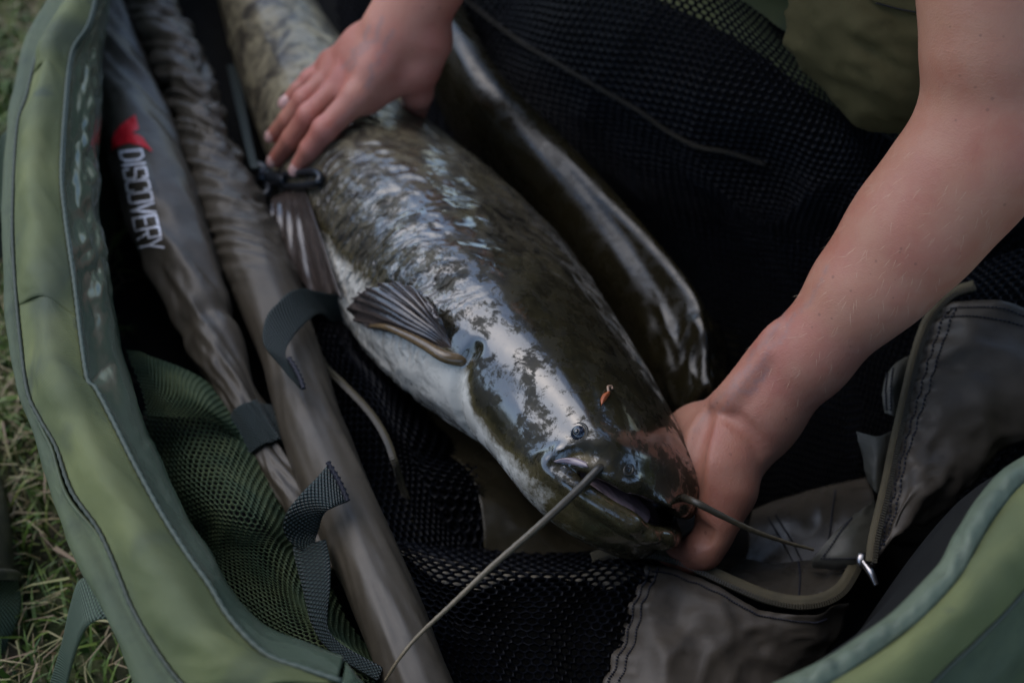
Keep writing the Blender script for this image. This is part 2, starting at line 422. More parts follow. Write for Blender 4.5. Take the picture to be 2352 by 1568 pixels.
def m_fish():
    N = NT('wet_catfish_skin'); fl = N.attr('fl'); bl = N.attr('belly', 2); hd = N.attr('head', 2)
    big = N.noise(fl, 26, 5, .62, .5); mid = N.noise(N.vmap(fl, (.75, 1, 1)), 75, 5, .65, .9); fine = N.noise(fl, 300, 4, .6)
    body = N.mix(N.ramp(mid, (.36, 0.), (.62, 1.)), (.010, .0088, .007), (.060, .051, .033))
    body = N.mix(N.ramp(big, (.52, 0.), (.70, .6)), body, (.115, .10, .055))
    body = N.mix(N.ramp(N.noise(N.vmap(fl, loc=(1, 3, 2)), 60, 4, .6), (.57, 0.), (.68, .75)), body, (.014, .012, .010))
    headc = N.mix(N.ramp(mid, (.3, 0.), (.75, 1.)), (.009, .008, .005), (.030, .025, .012))
    headc = N.mix(N.ramp(fine, (.5, 0.), (.7, .4)), headc, (.042, .035, .015))
    sepf = N.t.nodes.new('ShaderNodeSeparateXYZ'); N.put(sepf.inputs[0], fl); rear = N.ramp(sepf.outputs[0], (.27, 0.), (.50, 1.))
    pale = N.mix(N.ramp(N.noise(N.vmap(fl, loc=(4, 1, 6)), 48, 6, .65, .8), (.40, 0.), (.60, 1.)), (.040, .033, .024), (.215, .185, .115))
    pale = N.mix(N.ramp(mid, (.56, 0.), (.68, .8)), pale, (.026, .022, .020))
    body = N.mix(rear, body, pale)
    c = N.mix(hd, body, headc)
    # olive cheeks, then the cream belly, broken up where they meet
    tr = N.math('ADD', bl, N.math('MULTIPLY', N.math('SUBTRACT', N.noise(fl, 42, 5, .65, .6), .5), .55))
    tr = N.math('ADD', tr, N.math('MULTIPLY', N.math('SUBTRACT', fine, .5), .35))
    c = N.mix(N.ramp(tr, (.10, 0.), (.38, 1.)), c, (.062, .050, .022))
    c = N.mix(N.ramp(tr, (.40, 0.), (.72, 1.)), c, (.60, .575, .50))
    c = N.mix(N.attr('lip', 2), c, (.120, .085, .030))
    c = N.mix(N.attr('mouth', 2), c, (.36, .25, .26))
    wr = N.attr('wrinkle', 2)
    b = N.bump(N.noise(fl, 36, 4, .5), .20, .004); b = N.bump(N.noise(fl, 150, 3, .5), .06, .0012, b)
    wv = N.n('TexWave', 1, Vector=N.vmap(fl, rot=(0, 0, .5)), Scale=34, Distortion=7, Detail=3, Detail_Scale=1.8, p_bands_direction='X')
    b = N.bump(N.math('MULTIPLY', wv, wr), .75, .0035, b)
    film = N.noise(N.vmap(fl, (1, 1, 1), loc=(2, 5, 1)), 46, 10, .78, .3)      # ragged film of water over dull slime
    wet = N.math('MULTIPLY', N.ramp(film, (.455, 0.), (.515, 1.)), N.math('MULTIPLY_ADD', rear, -.85, 1.0))
    N.set(Base_Color=c, Roughness=N.mix(wet, (.46, .46, .46), (.15, .15, .15)), Normal=b, Specular_IOR_Level=N.math('MULTIPLY_ADD', wet, .6, .22), Coat_Weight=wet, Coat_Roughness=.10)
    return N.m
def m_fin():
    N = NT('fin_membrane'); uv = N.uv(); o = N.obj()
    sep = N.t.nodes.new('ShaderNodeSeparateXYZ'); N.put(sep.inputs[0], uv)
    n = N.noise(N.vmap(uv, (1, 6, 1)), 6, 4)
    c = N.mix(N.ramp(n, (.35, 0.), (.7, 1.)), (.022, .016, .015), (.085, .066, .055))
    N.set(Base_Color=c, Roughness=.22, Coat_Weight=.4, Coat_Roughness=.08, Normal=N.bump(N.noise(o, 300, 3), .3, .0008)); return N.m
def m_ground():
    N = NT('turf_soil'); o = N.obj()
    c = N.mix(N.ramp(N.noise(o, 16, 5), (.35, 0.), (.65, 1.)), (.022, .018, .010), (.055, .075, .018))
    c = N.mix(N.ramp(N.noise(o, 90, 4), (.5, 0.), (.7, .6)), c, (.10, .08, .045))
    N.set(Base_Color=c, Roughness=.9, Normal=N.bump(N.noise(o, 120, 5), .8, .01)); return N.m
def m_blade():
    N = NT('grass_blades'); a = N.attr('tint', 2)
    c = N.ramp(a, (0., (.040, .080, .012)), (.45, (.095, .150, .022)), (.65, (.17, .20, .045)), (.82, (.26, .21, .10)), (1., (.17, .11, .06)))
    N.set(Base_Color=c, Roughness=.5, Specular_IOR_Level=.4); return N.m

def m_leaves():
    N = NT('tree_leaves'); a = N.attr('tint', 2)
    N.set(Base_Color=N.ramp(a, (0., (.025, .050, .012)), (1., (.070, .105, .028))), Roughness=.5); return N.m
def m_olive():
    N = NT('wet_olive_sheet'); o = N.obj(); n = N.noise(o, 60, 8, .7, .3); m_ = N.ramp(n, (.44, 0.), (.52, 1.))
    c = N.mix(N.noise(o, 14, 5), (.007, .006, .003), (.020, .016, .007))
    N.set(Base_Color=c, Roughness=N.mix(m_, (.40, .40, .40), (.20, .20, .20)), Specular_IOR_Level=.5, Normal=N.bump(N.noise(o, 70, 5), .25, .002)); return N.m
def m_barbel():
    N = NT('barbel_skin'); uv = N.uv(); sp = N.t.nodes.new('ShaderNodeSeparateXYZ'); N.put(sp.inputs[0], uv)
    c = N.ramp(sp.outputs[1], (.0, (.016, .013, .008)), (.05, (.060, .048, .028)), (.12, (.17, .135, .08)), (.3, (.27, .225, .145)))
    c = N.mix(N.ramp(N.noise(N.vmap(uv, (3, 1, 1)), 160, 4), (.45, 0.), (.7, .6)), c, (.045, .036, .022))
    N.set(Base_Color=c, Roughness=.38, Normal=N.bump(N.noise(N.vmap(uv, (1, 4, 1)), 300, 3), .4, .0006)); return N.m
M = dict(
    cradle=m_cradle(),
    liner=m_plain('liner_pvc', (.060, .085, .055), .24, .25, 40, coat=.2),
    piping=m_plain('piping', (.060, .080, .058), .6, .2, 200),
    dpipe=m_plain('outer_piping', (.030, .040, .024), .6, .2, 200),
    outer=m_fabric('outer_canvas', (.050, .070, .038), (.085, .105, .045), .65, .0016, .4),
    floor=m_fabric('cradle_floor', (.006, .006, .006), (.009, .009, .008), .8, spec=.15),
    sleeve=m_fabric('taupe_nylon', (.054, .045, .032), (.076, .063, .045), .54, .0010, .04, 7, .14, .42),
    nylon=m_fabric('brown_nylon', (.050, .041, .030), (.074, .060, .045), .56, .0011, .1, 8, .12, .35),
    flapcloth=m_fabric('flap_nylon', (.062, .060, .046), (.085, .080, .062), .45, .0012, .3, 12, .1),
    wet=m_fabric('wet_nylon', (.040, .034, .026), (.066, .056, .043), .36, .0013, .15, 10, .22, .6),
    olive=m_olive(),
    bnet=m_net('black_net', (.0018, .0021, .0033), .45),
    gnet=m_net('green_net', (.040, .062, .034), .55, (.085, .105, .05)),
    web=m_web('dark_webbing', (.030, .046, .040)),
    gweb=m_web('green_webbing', (.075, .115, .07)),
    trim=m_fabric('net_trim', (.007, .006, .004), (.012, .010, .006), .8, spec=.2),
    tape=m_fabric('zip_tape', (.062, .050, .024), (.085, .068, .033), .7, .0012, .4),
    teeth=m_plain('zip_coil', (.050, .043, .028), .4, 0, 200),
    metal=m_plain('zip_metal', (.35, .33, .32), .3, .1, 200, metal=1.0),
    thread=m_plain('dark_thread', (.010, .011, .020), .7),
    plastic=m_plain('black_plastic', (.010, .012, .015), .28, .1, 100),
    skin=m_skin(), fish=m_fish(), fin=m_fin(),
    spine=m_plain('fin_spine', (.12, .078, .036), .25, .2, 200, coat=.4, var=.5),
    barbel=m_barbel(),
    mouth=m_plain('mouth_lining', (.56, .40, .40), .26, .3, 90, coat=.5, var=.35),
    groove=m_plain('fold_skin', (.19, .145, .16), .3, .2, 120, coat=.5, var=.3),
    iris=m_plain('eye_iris', (.012, .015, .024), .10, 0, 300, coat=.8, var=.6),
    pupil=m_plain('eye_pupil', (.002, .002, .003), .04, coat=1.0),
    fdark=m_plain('dark_fish_skin', (.016, .014, .009), .45, .2, 200, var=.5),
    ring=m_plain('pupil_ring', (.10, .09, .07), .3),
    red=m_plain('red_print', (.68, .010, .022), .42, var=.08), white=m_plain('white_print', (.86, .86, .90), .45, var=.05),
    grey=m_plain('faint_print', (.085, .085, .11), .5, var=.3),
    shorts=m_fabric('olive_cotton', (.034, .029, .010), (.050, .042, .016), .85, .0013, .4, 10, spec=.2, grime=.2),
    shirt=m_fabric('dark_shirt', (.03, .032, .022), (.045, .046, .03), .85, .0013, .4, 10, spec=.2),
    hair=m_plain('brown_hair', (.06, .035, .02), .5, .6, 300),
    leaf=m_plain('leaf_scrap', (.32, .075, .018), .35, .4, 400, var=.5), twig=m_plain('leaf_stalk', (.32, .20, .13), .4, .3, 400),
    camo=m_fabric('woodland_canvas', (.030, .030, .018), (.105, .095, .055), .7, .0016, .4, 30, grime=.8),
    bark=m_plain('bark', (.075, .055, .04), .85, .8, 12, var=.4), leaves=m_leaves(),
    ground=m_ground(), blade=m_blade(), hairs=m_plain('arm_hairs', (.55, .40, .26), .5),
)

# ------------------------------------------------------------------ ground and grass
GS = 240.0
V = np.array([[-GS, -GS, 0], [GS, -GS, 0], [GS, GS, 0], [-GS, GS, 0]])
tag(mk('ground', V, np.array([[0, 1, 2, 3]]), M['ground'], smooth=False), kind='structure')
def grass(n, cx, cy, rmax, hmin, hmax, wd, seed, pw=.75):
    r = np.random.default_rng(seed)
    rr = rmax*r.random(n)**pw; aa = r.uniform(0, 2*math.pi, n); x = cx+rr*np.cos(aa); y = cy+rr*np.sin(aa)
    ok = ~inpoly(x, y, FOOT); x = x[ok]; y = y[ok]; n = len(x)
    cl = fbm(x*9, y*9, 5); keep = r.random(n) < .62+cl*.7; x = x[keep]; y = y[keep]; n = len(x)
    dry = fbm(x*6, y*6, 9, 2)
    a = r.uniform(0, 2*math.pi, n); h = r.uniform(hmin, hmax, n); lean = r.uniform(.25, 1.5, n)
    flat = r.random(n) < .30                                    # dead straw lying flat
    h = np.where(flat, h*1.1, h); lean = np.where(flat, r.uniform(2.2, 4, n), lean)
    tint = np.where(flat, r.uniform(.72, 1, n), np.clip(r.uniform(.0, .62, n)+dry*.25, 0, .8))
    d = np.stack([np.cos(a), np.sin(a)], -1); nn = np.stack([-np.sin(a), np.cos(a)], -1)
    wv = wd*r.uniform(.5, 1.3, n)*np.where(flat, .5, 1)
    Vs = []
    for k, (t, ww) in enumerate(((0, 1.), (.45, .85), (.8, .5), (1, .0))):
        bend = lean*t*t; L = h*t
        up = L/np.sqrt(1+bend**2); ou = L*bend/np.sqrt(1+bend**2)
        cxy = np.stack([x, y], -1)+d*ou[:, None]
        z = up + np.where(flat, .006+.01*r.random(n), 0)
        for sg in ((-1, 1) if ww > 0 else (0,)):
            Vs.append(np.concatenate([cxy+nn*(sg*ww*wv/2)[:, None], z[:, None]], -1))
    A = np.stack(Vs, 1)
    b = (np.arange(n)*7)[:, None]
    F4 = np.concatenate([b+np.array([[0, 1, 3, 2]]), b+np.array([[2, 3, 5, 4]])]); F3 = b+np.array([[4, 5, 6]])
    return A.reshape(-1, 3), F4, F3, np.repeat(tint, 7)
# ------------------------------------------------------------------ cradle: padded wall running round the sling
cradle = empty('unhooking_cradle', P(1176, 700, 0), 'padded green camouflage unhooking cradle holding the sling and the catfish', 'cradle')
# lines along the wall, read in order: liner foot, liner, inner seam, top, outer seam, outer bulge, foot
seam_in = [(262, -330), (228, -60), (205, 55), (165, 125), (150, 250), (142, 400), (150, 500), (170, 640), (187, 780), (202, 876), (220, 894), (260, 969), (310, 1069), (370, 1179), (430, 1274), (480, 1344), (530, 1424), (610, 1504), (700, 1538), (784, 1566)]
seam_out = [(200, -330), (176, -60), (92, 118), (62, 225), (40, 300), (30, 500), (35, 640), (48, 784), (65, 904), (96, 970), (130, 1029), (165, 1129), (230, 1224), (280, 1339), (300, 1389), (350, 1479), (415, 1568), (500, 1640)]
silh = [(190, -330), (164, -60), (75, 125), (52, 225), (34, 300), (22, 475), (22, 575), (40, 784), (58, 899), (85, 999), (115, 1109), (150, 1214), (185, 1309), (255, 1429), (300, 1534), (330, 1620), (390, 1720)]
liner_e = [(262, -330), (250, -60), (232, 150), (228, 300), (226, 450), (246, 575), (274, 784), (300, 884), (335, 1009), (352, 1034), (420, 1194), (466, 1264), (516, 1359), (596, 1449), (700, 1490), (784, 1524)]
NL = 220
def ln(pts, n=NL): return resample(np.array(pts, float), n)
def wl(pts, z): return np.array([P(p[0], p[1], zz) for p, zz in zip(pts, np.broadcast_to(z, len(pts)))])
ZR = .235
si, sm_o, sv, le = ln(seam_in), ln(seam_out), ln(silh), ln(liner_e)
t01 = np.linspace(0, 1, NL)
A_in = wl(si, ZR); A_out = wl(sm_o, ZR-.012); A_sv = wl(sv+np.array([8., 0]), ZR-.045); A_le = wl(le, ZR-.055)
A_lf = A_le + np.array([-.055, .0, 0]); A_lf[:, 2] = .035
A_ft = A_sv.copy(); A_ft[:, 2] = 0.0; A_ft[:, 0] += .04
A_mid = (A_in+A_out)/2; A_mid[:, 2] += .016
SEAM = 9.35/19                                                      # where two padded panels are sewn together
def seamdip(t, at=(SEAM,)): return sum(np.exp(-((t-a)/.006)**2) for a in at)
def wall_panel(name, lo, hi, rows, nv, mat, disp, par):
    k = slice(int(lo*(NL-1)), int(hi*(NL-1))+1)
    g = np.stack([r[k] for r in rows], 1)
    sh = Sheet(g[::2] if len(g) > 60 else g, disp); sh.upn = False
    return sh
def topd(lo, hi):
    def f(x, y, u, v):
        ends = np.exp(-(u/.03)**2)+np.exp(-((1-u)/.03)**2)
        puff = np.sin(np.clip(v, 0, 1)*math.pi)
        return .006*fbm(x*14, y*22+3, 3)*puff + .0035*ridge(x*22+y*20, y*9, 8)*puff - .0035*ends*puff + .002*fbm(x*60, y*40, 12)*puff
    return f
def upward(sh):                                                     # normals of a wall strip all to the same side
    n = sh.normal(np.array([.5]), np.array([.4]))[0]; return n
for lo, hi in ((0, .25), (.242, SEAM+.006), (SEAM-.004, 1)):
    sh = wall_panel('padded_panel', lo, hi, [A_in, A_mid, A_out], 30, None, topd(lo, hi), cradle); sh.upn = True
    cloth('padded_panel', sh, M['cradle'], cradle, .0035, .002)
sh = wall_panel('outer_panel', 0, 1, [A_out+np.array([0, 0, -.002]), A_sv, A_ft], 20, None, lambda x, y, u, v: .004*fbm(x*12, y*14, 4), cradle)
cloth('outer_panel', sh, M['outer'], cradle, .006, .002)
sh = wall_panel('liner', 0, 1, [A_lf, A_le, A_in+np.array([0, 0, -.002])], 20, None,
                lambda x, y, u, v: (.0045*ridge(x*26, y*22+x*9, 21)+.003*fbm(x*45, y*40, 5))*np.sin(np.clip(v, 0, 1)*math.pi)**.6*(1-.85*ss(.45, .56, u)), cradle)
cloth('liner', sh, M['liner'], cradle, .0035, .001)
for ln_, rr, pm_ in ((A_in, .0016, 'piping'), (A_out, .0014, 'dpipe')):
    tb = Tube(ln_+np.array([0, 0, .0015]), [rr]*2, n=400); tb.disp = lambda s, th: .0003*np.sin(s*900); tb.mesh('piping', M[pm_], cradle, 400, 8)

# near right end of the wall, closest to the lens
bind = [(1500, 1690), (1640, 1628), (1768, 1570), (1888, 1513), (1978, 1455), (2048, 1405), (2108, 1345), (2158, 1290), (2183, 1240), (2213, 1190), (2238, 1150), (2288, 1090), (2325, 1062), (2380, 1030), (2480, 975), (2600, 900)]
b2 = [(1540, 1750), (1690, 1680), (1830, 1610), (1940, 1548), (2030, 1490), (2100, 1436), (2158, 1380), (2205, 1325), (2235, 1275), (2265, 1222), (2292, 1180), (2335, 1125), (2370, 1095), (2425, 1060), (2520, 1008), (2640, 935)]
oseam = [(1760, 1900), (1900, 1790), (2010, 1690), (2100, 1610), (2188, 1524), (2233, 1484), (2308, 1409), (2360, 1352), (2440, 1280), (2520, 1215), (2620, 1130), (2760, 1040)]
NR = 160
RB, RB2, RO = (ln(p, NR) for p in (bind, b2, oseam))
B_b = wl(RB, .262); B_2 = wl(RB2, .268); B_o = wl(RO, .245); B_in = B_b+np.array([-.01, .018, 0]); B_in[:, 2] = .19
B_if = B_in + np.array([-.01, .02, 0]); B_if[:, 2] = .03
B_m = (B_2+B_o)/2; B_m[:, 2] += .013
B_d = B_o + np.array([.01, -.02, -.07]); B_f = B_d.copy(); B_f[:, 2] = 0
sh = Sheet(np.stack([B_b, (B_b+B_2)/2+np.array([0, 0, .006]), B_2], 1)[::3], lambda x, y, u, v: .0042*fbm(x*95+y*40, y*30, 3)*np.sin(v*math.pi))
cloth('rim_binding', sh, m_fabric('rim_binding_fabric', (.080, .105, .070), (.115, .140, .090), .5, .0014, .3, 14), cradle, .0025, .0015)
sh = Sheet(np.stack([B_2, B_m, B_o], 1)[::3], topd(0, 1)); cloth('padded_panel', sh, M['cradle'], cradle, .004, .002)
sh = Sheet(np.stack([B_o+np.array([0, 0, -.002]), B_d, B_f], 1)[::3], lambda x, y, u, v: .003*fbm(x*12, y*14, 4)); sh.upn = False; cloth('outer_panel', sh, M['outer'], cradle, .006, .002)
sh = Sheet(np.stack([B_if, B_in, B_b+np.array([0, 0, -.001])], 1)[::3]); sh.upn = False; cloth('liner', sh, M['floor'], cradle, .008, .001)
tb = Tube(B_o+np.array([0, 0, .001]), [.0018]*2, n=300); tb.mesh('piping', M['dpipe'], cradle, 200, 8)
# far right end of the wall, under the net
far = [(2605, 898), (2700, 780), (2740, 600), (2660, 380), (2420, 200), (2140, 110), (1900, 40), (1700, -60), (1450, -200), (1100, -330), (650, -400), (330, -380), (222, -330)]
FW = ln(far, 90)
C_t = wl(FW, np.interp(np.linspace(0, 1, 90), [0, .12, .3, .9, 1], [.255, .20, .12, .12, .22])); C_i = C_t+np.array([-.025, -.04, -.05]); C_f = C_i.copy(); C_f[:, 2] = .03; C_o = C_t+np.array([.03, .04, -.01]); C_g = C_o.copy(); C_g[:, 2] = 0
sh = Sheet(np.stack([C_f, C_i, C_t, C_o, C_g], 1)[::3], lambda x, y, u, v: .004*fbm(x*12, y*14, 4)); sh.upn = False; cloth('padded_panel', sh, M['cradle'], cradle, .008, .002)
# front end of the wall, joining the left side to the right below the picture
def bridge(L3, R3, nm, mat, bow, n=9):
    L3 = np.array(L3); R3 = np.array(R3); t = np.linspace(0, 1, n)[:, None, None]
    g = L3[None]*(1-t)+R3[None]*t; g = g+np.sin(t*math.pi)*np.array(bow); sh = Sheet(g, lambda x, y, u, v: .003*fbm(x*14, y*16, 4)); sh.upn = False; cloth(nm, sh, mat, cradle, .006, .002)
bridge([A_in[-1], A_mid[-1], A_out[-1]], [B_b[0], B_m[0]*.5+B_2[0]*.5, B_o[0]], 'padded_panel', M['cradle'], (0, -.05, 0))
bridge([A_out[-1]-np.array([0, 0, .002]), A_sv[-1], A_ft[-1]], [B_o[0]-np.array([0, 0, .002]), B_d[0], B_f[0]], 'outer_panel', M['outer'], (0, -.05, 0))
bridge([A_lf[-1], A_le[-1], A_in[-1]-np.array([0, 0, .002])], [B_if[0], B_in[0], B_b[0]-np.array([0, 0, .002])], 'liner', M['liner'], (0, -.045, 0))
bridge([B_o[-1], B_d[-1], B_f[-1]], [C_t[0]+np.array([.02, -.01, 0]), C_o[0], C_g[0]], 'outer_panel', M['outer'], (.01, 0, 0))
FOOT = [tuple(q[:2]) for q in A_ft[::10]]+[tuple(q[:2]) for q in B_f[::10]]+[tuple(q[:2]) for q in C_g[::6]]
parts = [grass(52000, -.56, .35, .85, .012, .05, .0030, 1, .6), grass(26000, -.52, -.25, .42, .010, .045, .0026, 2, .6), grass(26000, .1, .3, 2.6, .015, .06, .006, 3, .6), grass(14000, .1, .6, 5.5, .02, .07, .014, 4, .55)]
o = 0; Vs = []; Q = []; T3 = []; tn = []
for v, f4, f3, t in parts: Vs.append(v); Q.append(f4+o); T3.append(f3+o); tn.append(t); o += len(v)
tag(mk('grass', np.concatenate(Vs), [np.concatenate(Q), np.concatenate(T3)], M['blade'], smooth=False, attrs=dict(tint=np.concatenate(tn))),
    'short green turf with dry straw outside the cradle', 'grass', kind='stuff')
# floor pad
sh = Sheet(W3([[(150, -320, .02), (700, -400, .02), (1300, -300, .02), (1800, -120, .02)], [(160, 400, .02), (900, 400, .02), (1700, 400, .02), (2500, 300, .02)],
               [(230, 1000, .02), (1000, 1100, .02), (1800, 1100, .02), (2500, 1000, .02)], [(520, 1700, .02), (1100, 1800, .02), (1700, 1700, .02), (2100, 1500, .02)]]))
cloth('floor_pad', sh, M['floor'], cradle, .02, .015)
# carrying handles
def strip(name, ea, eb, mat, par, thick=.0016, n=60, disp=None):
    a = resample(np.array([P(*p) for p in ea]), n); b = resample(np.array([P(*p) for p in eb]), n)
    g = np.stack([a, (a*2+b)/3, (a+2*b)/3, b], 1)
    sh = Sheet(g, disp); sh.upn = False
    return cloth(name, sh, mat, par, .0022, thick), sh
strip('handle_strap', [(268, 1380, .200), (245, 1342, .205), (215, 1326, .205), (180, 1334, .195), (158, 1400, .16), (140, 1480, .11), (104, 1600, .05)],
      [(268, 1436, .200), (250, 1420, .205), (218, 1422, .205), (190, 1446, .190), (172, 1490, .15), (158, 1540, .10), (136, 1640, .04)], M['gweb'], cradle)
strip('handle_strap', [(36, 292, .20), (14, 300, .195), (-4, 325, .18), (-16, 380, .14), (-20, 440, .09)],
      [(34, 350, .185), (22, 356, .18), (12, 380, .16), (8, 430, .12), (6, 500, .07)], M['gweb'], cradle)
strip('handle_strap', [(-14, 400, .12), (-18, 480, .06), (-16, 600, .03)], [(10, 400, .11), (12, 480, .05), (10, 610, .02)], M['web'], cradle)
# green net pocket inside the left wall
sh = Sheet(W3([[(288, 800, .125), (340, 815, .13), (430, 850, .12), (540, 930, .09)], [(318, 890, .135), (390, 905, .15), (470, 925, .145), (560, 990, .11)], [(335, 958, .13), (410, 962, .145), (500, 975, .135), (590, 1050, .10)]]),
           lambda x, y, u, v: .004*fbm(x*18, y*22, 2))
net('mesh_panel', sh, M['gnet'], cradle, .0042, .31, .0006)
g = W3([[(325, 940, .09), (420, 955, .12), (520, 975, .12), (640, 1060, .09)], [(360, 1060, .095), (450, 1060, .13), (560, 1080, .12), (680, 1160, .085)], [(420, 1180, .095), (500, 1160, .14), (600, 1190, .135), (720, 1260, .08)],
        [(470, 1265, .09), (545, 1250, .12), (640, 1265, .12), (760, 1330, .08)], [(520, 1340, .10), (600, 1330, .115), (690, 1370, .115), (800, 1420, .08)], [(600, 1440, .10), (670, 1420, .12), (760, 1450, .115), (870, 1500, .08)], [(690, 1540, .10), (760, 1500, .125), (860, 1540, .115), (960, 1600, .08)], [(800, 1640, .11), (860, 1620, .12), (950, 1640, .11), (1060, 1680, .08)]])
netsheet = Sheet(g, lambda x, y, u, v: .006*ridge(x*8+y*14, y*6, 31)+.004*fbm(x*20, y*20, 6))
net('mesh_panel', netsheet, M['gnet'], cradle, .0046, .33, .0006)
g2 = g.copy(); g2[..., 2] -= .012
cloth('mesh_lining', Sheet(g2), M['floor'], cradle, .01, .001)

# camouflage bag lying on the grass beside the cradle
bag = empty('kit_bag', P(-60, 1300, 0), 'camouflage canvas bag with green strap lying on the grass outside the cradle', 'bag')
sh = Sheet(W3([[(-160, 1060, .02), (-80, 1060, .06), (-10, 1080, .04), (4, 1100, .0)], [(-160, 1200, .03), (-80, 1200, .07), (10, 1190, .045), (30, 1200, .0)], [(-160, 1340, .03), (-80, 1320, .07), (20, 1315, .045), (46, 1320, .0)]]), lambda x, y, u, v: .004*fbm(x*20, y*20, 3))
cloth('flap', sh, M['camo'], bag, .004, .003)
tb = Tube([P(-160, 1335, .04), P(-80, 1325, .075), P(15, 1318, .05), P(50, 1328, .004)], [.004]*2, n=60); tb.mesh('binding', M['camo'], bag, 60, 10)
strip('strap', [(-60, 1325, .07), (-50, 1400, .06), (-60, 1500, .03)], [(42, 1330, .03), (48, 1400, .03), (10, 1500, .01)], M['gweb'], bag)

# ------------------------------------------------------------------ catfish
# s runs back from the snout along the axis, y to the fish's right flank, z to its back
AX = [(1516, 1144, .176), (1458, 1076, .169), (1370, 982, .158), (1270, 878, .144), (1162, 762, .129), (1062, 648, .115), (955, 528, .108), (852, 408, .100), (755, 283, .092), (676, 155, .084), (616, 30, .076), (570, -100, .068), (540, -260, .060), (520, -420, .05), (510, -600, .045), (505, -800, .04)]
axp = np.array([P(*p) for p in AX]); axc = resample(axp, 400)
axs = np.concatenate([[0], np.cumsum(np.linalg.norm(np.diff(axc, axis=0), axis=1))]); FL = axs[-1]
axT = np.gradient(axc, axis=0); axT /= np.linalg.norm(axT, axis=1, keepdims=True)
roll = np.radians(np.interp(axs, [0, .1, .25, .45, .8], [49, 46, 37, 32, 25]))
side = np.cross(np.array([0, 0, 1.0])[None], axT); side /= np.linalg.norm(side, axis=1, keepdims=True)
if side[0, 0] > 0: side = -side                          # horizontal, towards picture left
upp = np.cross(axT, side); upp *= np.sign(upp[:, 2:3]); upp /= np.linalg.norm(upp, axis=1, keepdims=True)
fR = side*np.cos(roll)[:, None]+upp*np.sin(roll)[:, None]; fU = -side*np.sin(roll)[:, None]+upp*np.cos(roll)[:, None]
def fw(p):                                               # fish place -> world
    p = np.asarray(p, float); s = p[..., 0]
    ip = lambda A: np.stack([np.interp(s, axs, A[:, k]) for k in range(3)], -1)
    ex = np.minimum(s, 0)                                # ahead of the snout
    return ip(axc)+ex[..., None]*axT[0]+p[..., 1:2]*ip(fR)+p[..., 2:3]*ip(fU)
S_ = [-.03, 0, .004, .012, .025, .045, .075, .12, .17, .22, .27, .34, .42, .52, .62, .74, .88, 1.02, 1.2]
W_ = [.001, .016, .040, .051, .059, .064, .069, .079, .088, .094, .096, .089, .077, .061, .050, .042, .034, .024, .006]
U_ = [.001, .004, .011, .018, .026, .034, .042, .053, .062, .068, .074, .075, .068, .057, .051, .046, .042, .034, .010]
D_ = [.001, .014, .028, .035, .041, .046, .053, .060, .070, .080, .087, .088, .078, .062, .052, .046, .040, .034, .010]
sg = np.linspace(-.03, 1.2, 1231)
smv = lambda a: np.convolve(np.pad(np.interp(sg, S_, a), 8, mode='edge'), np.ones(17)/17, 'valid')
Wt, Ut, Dt = smv(W_), smv(U_), smv(D_)
WL = smv([.001, .008, .026, .040, .053, .064, .071]+W_[7:]); DL = smv([.001, .020, .034, .044, .051, .056, .060, .065]+D_[8:])   # rounder, deeper lower jaw
H = .0023; smax = min(FL, 1.12)
fs = SDF((-.028, -.112, -.104), (smax, .112, .094), H)
sl, (X, Y, Z) = fs.block((-1, -1, -1), (3, 3, 3))
def body_f(X, Y, Z, Wt=Wt, Dt=Dt):
    x = X.ravel(); wv = np.interp(x, sg, Wt)[:, None, None]; uv_ = np.interp(x, sg, Ut)[:, None, None]; dv = np.interp(x, sg, Dt)[:, None, None]
    hz = np.where(Z > 0, uv_, dv); nn = 2.25+np.where(Z > 0, .15, 1.15)*(1-ss(.07, .15, X))
    r = ((np.abs(Y)/wv)**nn+(np.abs(Z)/hz)**nn)**(1/nn)
    return (r-1)*np.minimum(np.minimum(wv, hz), .05)
up_f = body_f(X+.000, Y, Z)
lo_f = body_f(X+.011, Y*1.0, Z+.006*np.clip(1-X/.07, 0, 1.2), WL, DL)                          # the lower jaw reaches farther forward
bl = ss(-.012, .004, Z)*np.ones_like(up_f)
far_ = ss(.05, .12, X)
lo_m = lo_f*(1-far_)+up_f*far_
fs.F[sl] = (up_f*bl+lo_m*(1-bl)).astype(np.float32)
# open mouth: a wide low slot that narrows to the corners
zm = -.0115 - .22*np.clip(X, -.02, .06)
gp = .0104*np.sqrt(np.clip(1-np.clip(X+.02, 0, 1)/.060, 0, 1))*(1-.25*ss(.03, .06, np.abs(Y)))
wloc = np.interp((X+.012).ravel(), sg, Wt)[:, None, None]
cav = np.maximum(np.abs(Z-zm)-gp, X-.074)
cav = np.maximum(cav, np.abs(Y)-np.where(X < .044, .2, wloc-.010))
fs.mix(sl, cav, .005, sub=True)
fs.ell((.052, 0, -.018), np.eye(3), (.050, .046, .015), .006, sub=True)
# lips
def rim(xoff, zoff, n=26, inset=.003, xmax=.040, Wt=Wt):
    xs = xmax*(np.linspace(-1, 1, n)**2); sgn = np.sign(np.linspace(-1, 1, n)); 
    ys = sgn*np.maximum(np.interp(xs+.0025, sg, Wt)-inset, .0)
    g_ = .0104*np.sqrt(np.clip(1-np.clip(xs+xoff+.02, 0, 1)/.060, 0, 1))
    return xs+xoff, ys, g_
xs, ys, g_ = rim(0, 0); zc = -.0115-.22*xs
upl = np.stack([xs+.004, ys*.97, zc+g_*.92+.003], -1); fs.chain(upl, [.0042]*len(upl), .006)
xs, ys, g_ = rim(-.013, 0, xmax=.050, Wt=WL); zc = -.0115-.22*xs
lol = np.stack([xs+.003, ys*.97, zc-g_*.92-.003], -1); fs.chain(lol, [.0052]*len(lol), .006)
